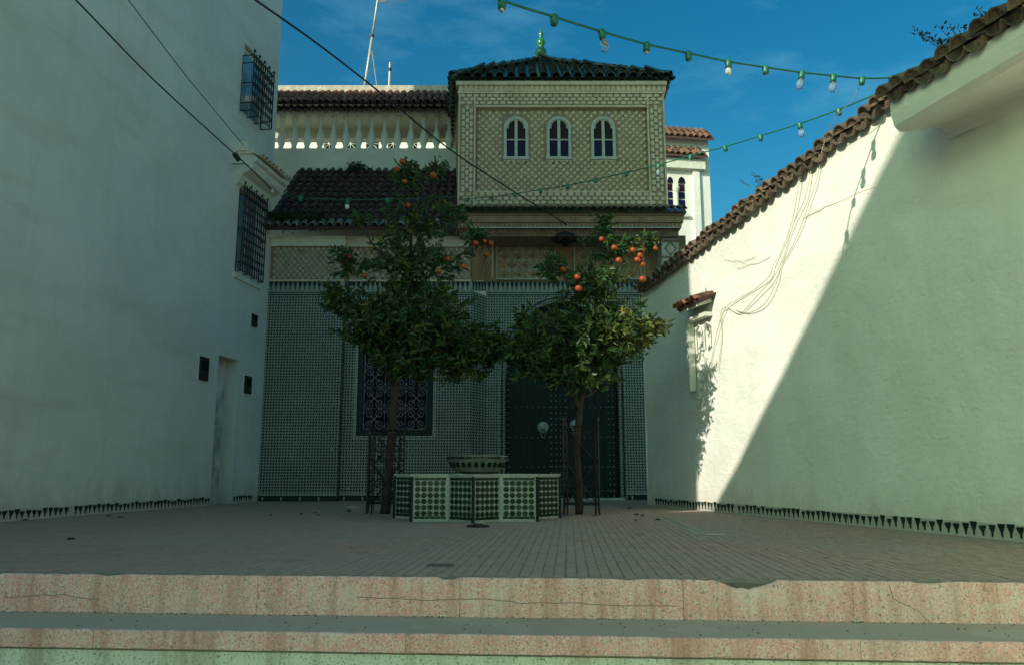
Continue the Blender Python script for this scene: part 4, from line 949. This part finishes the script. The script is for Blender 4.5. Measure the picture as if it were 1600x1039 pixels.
random.seed(21)

# ================================================================== FOUNTAIN
fc = Vector((-.50, 11.66, 0)); FR = 1.18; FH = .62
fo = thing('tiled_fountain', 'eight pointed star fountain basin of white tile with green dots in the yard', 'fountain', fc)
def star(R, rot=0.0):
    P = []
    for k in range(16):
        r = R if k % 2 == 0 else R * .7654; a = -PI/2 + rot + k * PI / 8; P.append((r * math.cos(a), r * math.sin(a)))
    return P
SO, SI = star(FR), star(FR - .22)
mb = MB(); 
for k in range(16):
    (a, b), (c, d), (e, f), (g_, h) = SO[k], SO[(k+1) % 16], SI[k], SI[(k+1) % 16]
    mb.quad((a, b, 0), (c, d, 0), (c, d, FH - .03), (a, b, FH - .03)); mb.quad((e, f, .1), (g_, h, .1), (g_, h, FH - .03), (e, f, FH - .03))
mb.prism(SI, .08, .1, 'z'); mb.build('basin_wall', M_ZWHITE, fo)
mb = MB(); SO2 = star(FR + .02)
for k in range(16):
    k2 = (k+1) % 16; mb.add([(*SO2[k], FH - .03), (*SO2[k2], FH - .03), (*SI[k2], FH - .03), (*SI[k], FH - .03), (*SO2[k], FH), (*SO2[k2], FH), (*SI[k2], FH), (*SI[k], FH)], [(0,3,2,1),(4,5,6,7),(0,1,5,4),(2,3,7,6)])
mb.build('basin_cap', M_ZWHITE, fo)
MB().prism(star(FR - .23), .40, .41, 'z').build('water', pmat('still_water', (.02, .04, .035), rough=.05), fo)
dot = MB().prism([(.043 * (1 if i % 2 == 0 else .84) * math.cos(2*PI*i/16), .043 * (1 if i % 2 == 0 else .84) * math.sin(2*PI*i/16)) for i in range(16)], -.005, .001, 'y').mesh('dot', M_ZGREEN)
rest = MB()
brd = MB().box(-.038, .038, -.004, .001, -.019, .019).mesh('border', M_ZGREEN)
for k in range(16):
    a, b = Vector((*SO[k], 0)), Vector((*SO[(k+1) % 16], 0)); d = b - a; L = d.length; d.normalize(); nrm = Vector((d.y, -d.x, 0)); 
    vis = k in (0, 1, 15, 14, 2, 13)
    if k in (3, 4, 11, 12): vis = False
    nrm_y = -nrm
    for i in range(5):
        for j in range(6):
            o = a + d * (.035 + (L - .07) * (i + .5) / 5); z = .105 + j * .0785
            tl = Vector((random.gauss(0, .02), 0, random.gauss(0, .02))); yv = (nrm_y + d * tl.x + Vector((0, 0, tl.z))).normalized(); xv = yv.cross(Vector((0, 0, 1))).normalized(); zv = xv.cross(yv)
            M = basis((o.x, o.y, z), xv, yv, zv) @ Matrix.Diagonal((.96, 1, .88, 1))
            if vis: inst(dot, 'dot_tile', fo, M)
            else: q = len(rest.v); rest.prism([(.043 * math.cos(2*PI*i2/8), .043 * math.sin(2*PI*i2/8)) for i2 in range(8)], -.005, .001, 'y').xform(M, q)
    nb2 = 6
    for i in range(nb2):
        o = a + d * (.03 + (L - .06) * (i + .5) / nb2)
        for z in (.555, .052):
            M = basis((o.x, o.y, z), d, nrm_y, (0, 0, 1)) @ Matrix.Diagonal(((L - .06) / nb2 / .080, 1, .9, 1))
            if vis and len(fo.children) < 10000: inst(brd, 'border_tile', fo, M)
            else: q = len(rest.v); rest.box(-.038, .038, -.004, .001, -.019, .019).xform(M, q)
    if k % 2 == 0:
        e = a.normalized(); MB().tube([a * 1.004 + Vector((0, 0, .0)), a * 1.004 + Vector((0, 0, FH - .035))], .024, 6).build('corner_strip', M_ZDARK, fo)
stuff(rest.build('hidden_side_tiles', M_ZGREEN, fo))
MB().lathe([(.20, .1), (.16, .3), (.13, .55), (.2, .66)], 0, 0, 8).build('pedestal', M_ZWHITE, fo)
bowl = MB().lathe([(.16, .60), (.32, .655), (.345, .685), (.36, .70), (.415, .80), (.437, .81), (.437, .875), (.37, .875), (.33, .80), (.05, .74)], .0, 0, 20).build('upper_bowl', M_ZW2, fo)
mb = MB(); mb2 = MB()
for k in range(26):
    an_ = 2 * PI * k / 26
    q = len(mb.v); mb.prism([(.034 * math.cos(2*PI*i/8), .044 * math.sin(2*PI*i/8)) for i in range(8)], -.012, .004, 'y').xform(Matrix.Rotation(an_, 4, 'Z') @ Matrix.Translation((0, -.389, .748)) @ Matrix.Rotation(.5, 4, 'X'), q)
    q = len(mb2.v); mb2.box(-.048, .048, -.012, .006, -.019, .019).xform(Matrix.Rotation(an_, 4, 'Z') @ Matrix.Translation((0, -.436, .843)), q)
mb.build('bowl_dots', M_ZGREEN, bowl); mb2.build('rim_tiles', M_ZGREEN, bowl)

# ================================================================== ORANGE TREES
def ico(r):
    bm = bmesh.new(); bmesh.ops.create_icosphere(bm, subdivisions=2, radius=r)
    for v in bm.verts:
        if v.co.z > r * .85: v.co.z -= r * .08
    me = bpy.data.meshes.new('orange'); bm.to_mesh(me); bm.free()
    for p in me.polygons: p.use_smooth = True
    me.materials.append(M_ORANGE); return me
ME_ORANGE = ico(.053)
def orange_tree(label, base, limbs, blobs, oranges, seed, sunlit_spots=()):
    random.seed(seed); t = thing('orange_tree', label, 'tree', base, 0, 'orange trees in the yard'); B = Vector(base)
    mb = MB()
    for pts, r0, r1 in limbs:
        P = [Vector(p) for p in pts]; Q = []
        for i in range(len(P) - 1):
            p0, p1, p2, p3 = P[max(i-1, 0)], P[i], P[i+1], P[min(i+2, len(P)-1)]
            for s in (0, .33, .66): Q.append(.5 * ((2*p1) + (p2 - p0)*s + (2*p0 - 5*p1 + 4*p2 - p3)*s*s + (3*p1 - p0 - 3*p2 + p3)*s**3) + Vector((random.gauss(0, .006), random.gauss(0, .006), 0)))
        Q.append(P[-1]); mb.tube(Q, [r0 + (r1 - r0) * i / (len(Q) - 1) + random.uniform(0, .004) for i in range(len(Q))], 9)
    mb.build('trunk', M_BARK, t, True)
    V, F, VY, FY_ = [], [], [], []; tw = MB()
    for (c, rad, ncl, per, shell) in blobs:
        c = Vector(c)
        for _ in range(ncl):
            while True:
                d = Vector((random.gauss(0, 1), random.gauss(0, 1), random.gauss(0, 1)))
                if d.length > .1: break
            d.normalize(); k = random.uniform(shell, 1.0) ** .5 * random.uniform(.86, 1.12)
            p = c + Vector((d.x * rad[0], d.y * rad[1], d.z * rad[2])) * k
            ax = (Vector((d.x, d.y, d.z * .7 + .25)) + Vector((random.gauss(0, .35), random.gauss(0, .35), random.gauss(0, .3)))).normalized()
            tl = random.uniform(.12, .30); root = p - ax * tl
            tw.tube([root - ax * .1, root, p], [.007, .005, .003], 3)
            yellow = random.random() < .10 or (sunlit_spots and any((p + Vector((0, 0, 0)) - Vector(y)).length < yr for y, yr in sunlit_spots))
            for i in range(per):
                f = random.uniform(-.15, 1.0); q = root + ax * tl * f + Vector((random.gauss(0, .028), random.gauss(0, .028), random.gauss(0, .028)))
                ld = (ax * random.uniform(.2, 1.0) + Vector((random.gauss(0, .6), random.gauss(0, .6), random.gauss(-.12, .5)))).normalized()
                L = random.uniform(.085, .155)
                if yellow and random.random() < .75: add_leaf(VY, FY_, q, ld, L * .9, L * .36)
                else: add_leaf(V, F, q, ld, L * random.choice((.75, 1, 1, 1.2)), L * .40)
    stuff(tw.build('twigs', M_BARK, t))
    m = MB(); m.v, m.f = V, F; m.build('crown', M_LEAF, t, fix=False)
    m = MB(); m.v, m.f = VY, FY_; m.build('young_sunlit_leaves', M_LEAFY, t, fix=False)
    for px, py, dy in oranges:
        dy += .04 if py > 300 else -.22
        p = at(px, py, B.y + dy) - B; s = random.uniform(.8, 1.12); inst(ME_ORANGE, 'orange', t, Matrix.Translation(p) @ Matrix.Diagonal((s, s, s * .95, 1)))
    return t
b1 = ground(601, 802); Y1 = b1.y; L1 = lambda px, py, dy=0: at(px, py, Y1 + dy) - b1
o1 = [(629, 253, 0), (620, 265, -.1), (632, 284, -.1), (677, 274, 0), (638, 321, -.3), (727, 355, -.6), (743, 380, -.7), (757, 377, -.6), (766, 380, -.5), (760, 398, -.7), (725, 417, -.9), (686, 424, -.95), (535, 407, -.4), (545, 402, -.5), (569, 431, -.8), (700, 405, -.85)]
orange_tree('orange tree with a lopsided crown in front of the grilled window', b1,
    [([(0, 0, -.05), L1(607, 740), L1(613, 660), L1(618, 590)], .080, .058), ([L1(617, 600), L1(630, 540), L1(640, 470), L1(642, 380)], .068, .022),
     ([L1(617, 605), L1(590, 545, -.3), L1(570, 500, -.5)], .045, .015), ([L1(620, 590), L1(670, 540, -.3), L1(720, 520, -.5)], .05, .015), ([L1(620, 590), L1(640, 550, .4), L1(680, 510, .7)], .045, .015),
     ([L1(642, 390), L1(640, 320), L1(634, 268)], .018, .006), ([L1(645, 400), L1(670, 330), L1(682, 282)], .014, .005), ([L1(640, 440), L1(580, 380, -.2), L1(562, 330, -.2)], .018, .006), ([L1(645, 450), L1(720, 400, -.4), L1(745, 370, -.5)], .018, .006)],
    [(L1(650, 505), (1.15, 1.05, .78), 225, 12, .2), (L1(718, 548, -.1), (.70, .8, .48), 150, 12, .15), (L1(590, 512, -.2), (.66, .75, .48), 110, 12, .15), (L1(645, 566, -.2), (.62, .7, .26), 70, 11, .1),
     (L1(645, 410), (1.12, .9, .60), 118, 9, .05), (L1(645, 340), (.78, .6, .48), 48, 8, .0), (L1(640, 275), (.32, .3, .32), 26, 8, .0), (L1(683, 262), (.22, .2, .22), 12, 7, 0),
     (L1(742, 370, -.5), (.25, .25, .2), 14, 8, 0), (L1(770, 535, -.1), (.42, .5, .38), 62, 11, 0), (L1(532, 470, -.2), (.32, .4, .34), 34, 10, 0), (L1(545, 410, -.4), (.32, .3, .28), 20, 9, 0), (L1(562, 340, -.2), (.15, .15, .2), 8, 8, 0), (L1(710, 335), (.25, .3, .25), 16, 8, 0)], o1, 11)
b2 = ground(906, 803); Y2 = b2.y; L2 = lambda px, py, dy=0: at(px, py, Y2 + dy) - b2
o2 = [(940, 374, -.4), (967, 407, -.6), (989, 391, -.6), (1002, 404, -.5), (996, 406, -.6), (1004, 413, -.55), (1003, 390, -.3), (1024, 388, -.3), (1004, 436, -.5), (880, 421, -.7), (960, 387, -.5), (1000, 399, -.6), (902, 433, -.8), (904, 451, -.85)]
orange_tree('orange tree with a thin forked trunk in front of the studded door', b2,
    [([(0, 0, -.05), L2(903, 740), L2(901, 690), L2(905, 640)], .064, .05), ([L2(905, 645), L2(895, 615, -.1), L2(870, 585, -.2), L2(850, 560, -.3)], .04, .014), ([L2(905, 640), L2(910, 600), L2(915, 540), L2(940, 420)], .046, .014),
     ([L2(908, 620), L2(928, 610, .1), L2(940, 580, .1), L2(985, 520, 0)], .026, .010), ([L2(912, 590), L2(890, 540, .4), L2(870, 510, .6)], .03, .01), ([L2(930, 470), L2(980, 440, -.2), L2(1000, 400, -.3)], .015, .006), ([L2(985, 520), L2(1030, 505, 0), L2(1052, 500, 0)], .010, .004), ([L2(940, 430), L2(950, 380), L2(945, 345)], .013, .005)],
    [(L2(890, 532), (1.06, .95, .64), 205, 12, .2), (L2(958, 520, -.1), (.66, .7, .62), 120, 12, .15), (L2(828, 548, -.2), (.50, .6, .50), 100, 12, .15), (L2(895, 588, -.2), (.75, .6, .26), 70, 10, .1),
     (L2(925, 445), (.72, .75, .42), 72, 9, .05), (L2(955, 390), (.62, .5, .28), 38, 8, 0), (L2(945, 350), (.26, .25, .22), 16, 8, 0), (L2(1010, 375, -.2), (.22, .25, .16), 16, 8, 0), (L2(1020, 505), (.36, .35, .26), 30, 8, 0), (L2(860, 415, -.3), (.3, .35, .25), 18, 8, 0)], o2, 12,
    sunlit_spots=[(L2(1025, 505), .5), (L2(985, 505, -.5), .32)])  # sun on the right-hand spur put into the leaf colour
random.seed(31)

# ================================================================== IRON TREE GUARDS
def guard(base, w, h, label, ang, posts):
    t = thing('tree_guard', label, 'tree guard', base, ang, 'iron tree guards')
    c = w / 2
    for (x, y) in ((-c, -c), (c, -c), (c, c), (-c, c)):
        mb = MB(); sx, sy = (1 if x < 0 else -1), (1 if y < 0 else -1)
        mb.tube([(x, y, -.02), (x, y, h)], .013, 5); mb.tube([(x + sx * posts, y, 0), (x + sx * posts, y, h)], .010, 4); mb.tube([(x, y + sy * posts, 0), (x, y + sy * posts, h)], .010, 4)
        for k in range(7):
            z = .12 + (h - .2) * k / 7; z2 = .12 + (h - .2) * (k + 1) / 7
            mb.tube([(x, y, z), (x + sx * posts, y, (z + z2) / 2), (x, y, z2)], .007, 3); mb.tube(spiral(x + sx * posts / 2, z + .05, posts * .4, .01, 0, 1.2, y, 8), .006, 3)
            mb.tube([(x, y, z), (x, y + sy * posts, (z + z2) / 2), (x, y, z2)], .007, 3)
        mb.lathe([(.012, 0), (.028, .03), (.02, .06), (.003, .1)], x, y, 6, h); mb.build('corner_post', M_IRON, t)
    for i, (ax, sgn) in enumerate((('x', -1), ('x', 1), ('y', -1), ('y', 1))):
        mb = MB(); a0, a1 = -c + posts, c - posts
        for z in (.16, h * .96): mb.tube([(a0 - posts, 0, z), (a1 + posts, 0, z)], .010, 4)
        for z0, z1 in ((.18, h * .56), (h * .56, h * .95)):
            mb.tube([(a0, 0, z0), (a1, 0, z1)], .009, 4); mb.tube([(a1, 0, z0), (a0, 0, z1)], .009, 4)
            for q in (-1, 1):
                mb.tube(spiral(q * (a1 - .07), (z0 + z1) / 2, .085, .02, PI/2, 1.4 * q, 0, 12), .008, 4); mb.tube(spiral(q * .09, z0 + .1, .07, .015, 0, 1.4 * q, 0, 12), .007, 4); mb.tube(spiral(q * .09, z1 - .1, .07, .015, PI, -1.4 * q, 0, 12), .007, 4)
        M = Matrix.Translation((0, sgn * c, 0)) if ax == 'x' else Matrix.Translation((sgn * c, 0, 0)) @ Matrix.Rotation(PI/2, 4, 'Z')
        o = mb.build('scroll_panel', M_IRON, t); o.matrix_local = M
    return t
guard(ground(602, 801) + Vector((0, .0, 0)), .56, 1.36, 'black wrought iron guard round the trunk before the grilled window', math.radians(7), .075)
guard(ground(909, 803) + Vector((0, .0, 0)), .54, 1.40, 'black wrought iron guard round the forked trunk before the door', math.radians(-5), .05)

# ================================================================== STRING LIGHTS
def catmull(P, per=4):
    Q = []
    for i in range(len(P) - 1):
        p0, p1, p2, p3 = P[max(i-1, 0)], P[i], P[i+1], P[min(i+2, len(P)-1)]
        for k in range(per):
            s = k / per; Q.append(.5 * ((2*p1) + (p2 - p0)*s + (2*p0 - 5*p1 + 4*p2 - p3)*s*s + (3*p1 - p0 - 3*p2 + p3)*s**3))
    return Q + [P[-1]]
def string_light(label, pts, sockets, r=.011, scale=1.0):
    P = [at(x, y, Y) for x, y, Y in pts]; o = P[0]; t = thing('string_light', label, 'string light', o, 0, 'string lights across the yard')
    Q = catmull([p - o for p in P], 8); MB().tube(Q, r, 6).build('cable', M_GREENPLASTIC, t, True)
    sk = MB().lathe([(.030, -.075), (.034, -.05), (.036, -.005), (.03, .012), (.02, .02)], n=10).mesh('socket', M_GREENPLASTIC, True)
    bl = MB().lathe([(.004, -.20), (.026, -.19), (.040, -.165), (.043, -.14), (.034, -.11), (.020, -.085), (.018, -.07)], n=12).mesh('bulb', M_BULB, True)
    wb = MB().lathe([(.004, -.145), (.022, -.138), (.032, -.118), (.031, -.098), (.022, -.075), (.02, -.07)], n=12).mesh('white_bulb', M_BULBW, True)
    cap = MB().lathe([(.016, -.098), (.018, -.075), (.018, -.06)], n=8).mesh('screw_cap', M_METAL, True)
    fil = MB().tube([(0, 0, -.07), (-.008, 0, -.13), (.008, 0, -.13), (0, 0, -.07)], .002, 3).mesh('filament', M_METAL)
    for px, kind in sockets:
        best = None
        for a, b in zip(Q, Q[1:]):                           # the point of the cable at this column
            wa, wb_ = a + o, b + o
            fa = [w.x / (w.y * CT + (w.z - EYE) * ST) * FPX + 800 for w in (wa, wb_)]
            if min(fa) <= px <= max(fa): best = a + (b - a) * ((px - fa[0]) / (fa[1] - fa[0] + 1e-9)); break
        if best is None: continue
        M = Matrix.Translation(best) @ Matrix.Rotation(random.gauss(0, .12), 4, 'Y') @ Matrix.Scale(scale, 4)
        s = inst(sk, 'socket', t, M)
        if kind == 'c': b = inst(bl, 'bulb', s); inst(cap, 'screw_cap', s)
        elif kind == 'w': inst(wb, 'bulb', s)
        elif kind == 'b': inst(cap, 'screw_cap', s)
    return t
string_light('green string of bulbs sweeping down across the open sky to the wall coping', [(640, -62, 5.0), (785, 1, 5.9), (866, 27, 6.4), (940, 50, 6.85), (1011, 70, 7.25), (1076, 84, 7.6), (1138, 97, 7.9), (1196, 106, 8.15), (1253, 114, 8.35), (1302, 119, 8.5), (1347, 123, 8.62), (1400, 122, 8.75), (1424, 122, 8.95)],
    [(785, 'b'), (866, 'n'), (940, 'c'), (1011, 'b'), (1076, 'n'), (1138, 'w'), (1196, 'n'), (1253, 'c'), (1302, 'c'), (1347, 'n'), (1393, 'n')], scale=1.05)
string_light('green string of bulbs running from the coping to the carved pavilion front', [(1392, 136, 8.7), (1372, 146, 8.9), (1310, 172, 9.5), (1249, 194, 10.2), (1188, 213, 10.9), (1132, 230, 11.6), (1079, 244, 12.3), (1029, 258, 13.0), (979, 270, 13.7), (931, 281, 14.4), (887, 290, 15.1), (845, 297, 15.8), (805, 303, 16.5), (768, 308, 17.2), (731, 311, 17.9), (716, 312, 18.25)],
    [(1310, 'n'), (1249, 'c'), (1188, 'n'), (1132, 'n'), (1079, 'b'), (1029, 'c'), (979, 'n'), (931, 'b'), (887, 'n'), (845, 'n'), (805, 'c'), (768, 'c'), (731, 'n')], r=.010, scale=1.0)
string_light('dark green string with one white bulb hanging before the left tiled roof', [(440, 306, 17.3), (500, 311, 17.2), (543, 313, 17.2), (600, 312, 17.3), (700, 308, 17.7), (716, 307, 18.2)], [(543, 'w'), (470, 'n'), (605, 'n')], r=.009, scale=1.5)
o = MB().tube([at(1347, 130, 8.6), at(1330, 158, 8.9), at(1300, 190, 9.4), at(1290, 215, 9.8), at(1283, 240, 10.0)], .005, 4).build('pale_wire', M_WIREPALE); tag(o, 'thin pale wire hanging from the green string down to the coping', 'wire')

# overhead black cables
def cable(label, pts, r):
    Q = catmull([at(x, y, Y) for x, y, Y in pts], 6); o = MB().tube(Q, r, 6).build('overhead_cable', M_BLACK, None, True); return tag(o, label, 'cable', 'overhead cables')
cable('thick black cable dropping across the left house wall to the tile hood', [(90, -25, 9.0), (118, 0, 9.6), (245, 130, 12.4), (372, 246, 15.6), (400, 272, 16.3), (424, 296, 16.9)], .013)
cable('thin dark cable above the thick one on the left house wall', [(175, -28, 9.5), (200, 0, 10.0), (290, 118, 12.5), (380, 227, 15.7)], .0075)
cable('black cable crossing the sky to the carved cornice above the door', [(370, -20, 8.5), (398, 0, 9.0), (500, 72, 11.2), (600, 150, 13.2), (700, 232, 15.2), (800, 298, 17.0), (880, 348, 17.9), (915, 372, 18.6)], .015)
jb = MB().box(-.09, .09, -.035, .035, -.04, .04); jb.box(-.06, .06, -.045, -.0351, -.025, .025); jo = jb.build('cable_joint', M_BLACK); jo.location = at(370, 246, 15.55); jo.rotation_euler = (0, .75, .9); tag(jo, 'black joint box on the thick cable beside the tile hood', 'joint box')
insu = thing('wire_insulator', 'small pale insulator knob at the end of the tile hood', 'insulator', at(425, 299, 16.95)); MB().lathe([(.02, -.05), (.045, -.03), (.03, 0), (.045, .03), (.02, .05)], n=8).build('knob', M_TRIM, insu); MB().tube([(0, 0, 0), (-.05, .25, .05)], .012, 4).build('hook', M_IRON, insu)

# hanging lantern over the door
ln = thing('hanging_lantern', 'dark domed metal lantern hanging under the cornice over the door', 'lantern', at(883, 372, 18.25))
MB().lathe([(.03, .14), (.14, .12), (.27, .05), (.33, -.03), (.33, -.07), (.25, -.05), (.1, .02)], n=16).build('shade', M_IRON, ln, True); MB().tube([(0, 0, .12), (0, 0, .42)], .012, 5).build('rod', M_IRON, ln)
MB().lathe([(.10, -.04), (.11, -.12), (.07, -.20), (.02, -.22)], n=8).build('lamp_body', M_DARKVOID, ln)

# ================================================================== LITTER AND SMALL THINGS
def lump(name, label, cat, base, rx, ry, rz, m, seed):
    rg = random.Random(seed); bm = bmesh.new(); bmesh.ops.create_icosphere(bm, subdivisions=3, radius=1)
    for v in bm.verts:
        k = 1 + .35 * math.sin(v.co.x * 5 + seed) * math.sin(v.co.y * 6 + 2 * seed) + rg.uniform(-.1, .1); v.co = Vector((v.co.x * rx * k, v.co.y * ry * k, max(-.15, v.co.z) * rz * k))
    me = bpy.data.meshes.new(name); bm.to_mesh(me); bm.free(); me.materials.append(m); o = bpy.data.objects.new(name, me); COL.objects.link(o); o.location = Vector(base) + Vector((0, 0, .004)); return tag(o, label, cat)
lump('crumpled_rag', 'black crumpled rag on the paving at the foot of the fountain', 'rag', ground(747, 823), .11, .07, .035, M_RAG, 3)
lump('paper_scrap', 'pale crumpled paper scrap on the paving left of the tree guard', 'litter', ground(551, 793), .12, .06, .03, M_PAPER, 5)
lump('white_scrap', 'white scrap lying on the paving towards the right wall', 'litter', ground(1118, 835), .11, .04, .008, M_PAPER, 8)
dr = thing('drain_cover', 'flat dark drain cover set in the paving near the step', 'drain cover', ground(688, 883), FROT)
dr.scale = (.85, .7, 1); MB().box(-.11, .11, -.09, .09, .0005, .006).build('plate', M_BED, dr); mb = MB()
for i in range(5): mb.box(-.09, .09, -.07 + i * .033, -.055 + i * .033, .0061, .009)
mb.build('bars', pmat('dull_iron', (.10, .10, .085), None, rough=.8), dr)
for i, (px, py) in enumerate(((28, 796), (160, 806), (178, 808), (95, 842))):
    lump('dry_leaf', ['dark dry leaf at the far left of the paving', 'dry leaf at the foot of the left wall, the left of a pair', 'dry leaf at the foot of the left wall, the right of a pair', 'dry leaf lying alone out on the left paving'][i], 'leaf', ground(px, max(py, 812 if i == 0 else py)) + Vector((.1, 0, 0)), .03, .05, .012, M_RAG, 20 + i)

def grit():
    mb = MB(); rg = random.Random(77)
    Mi = Matrix.Translation((FO.x, FO.y, 0)) @ Matrix.Rotation(FROT, 4, 'Z')
    for _ in range(420):
        x = rg.uniform(-4.5, 4.2); k = rg.random()
        y, z = (-.034 - abs(rg.gauss(0, .02)), -.237) if k < .75 else (rg.uniform(-.5, -.05), -.237)
        r = rg.uniform(.002, .007); c = Mi @ Vector((x, y, z + r * .5)); a = rg.uniform(0, 6)
        vs = [c + Vector((r * 1.5 * math.cos(a + q), r * math.sin(a + q), -r * .5)) for q in (0, 1.6, 3.1, 4.7)] + [c + Vector((0, 0, r * .8))]
        mb.add(vs, [(0, 1, 4), (1, 2, 4), (2, 3, 4), (3, 0, 4), (3, 2, 1, 0)])
    o = stuff(mb.build('step_grit', M_BED)); o['label'] = 'loose grit gathered in the corner of the step'; o['category'] = 'grit'
grit()
def fallen():
    V, F = [], []; random.seed(99)
    for _ in range(34):
        c = random.choice((b1, b2, fc)); p = Vector((c.x + random.gauss(0, 1.1), c.y + random.gauss(0, .9), .012)); d = Vector((random.uniform(-1, 1), random.uniform(-1, 1), random.uniform(0, .15))).normalized()
        if abs(p.x - fc.x) < 1.2 and abs(p.y - fc.y) < 1.2: continue
        add_leaf(V, F, p, d, random.uniform(.06, .12), .035)
    m = MB(); m.v, m.f = V, F; o = stuff(m.build('fallen_leaves', pmat('dry_leaf', (.10, .07, .03), (.05, .045, .02), 20, .8, var=.4, island=True), fix=False)); o['label'] = 'dry leaves fallen on the paving under the orange trees'; o['category'] = 'leaves'
fallen()
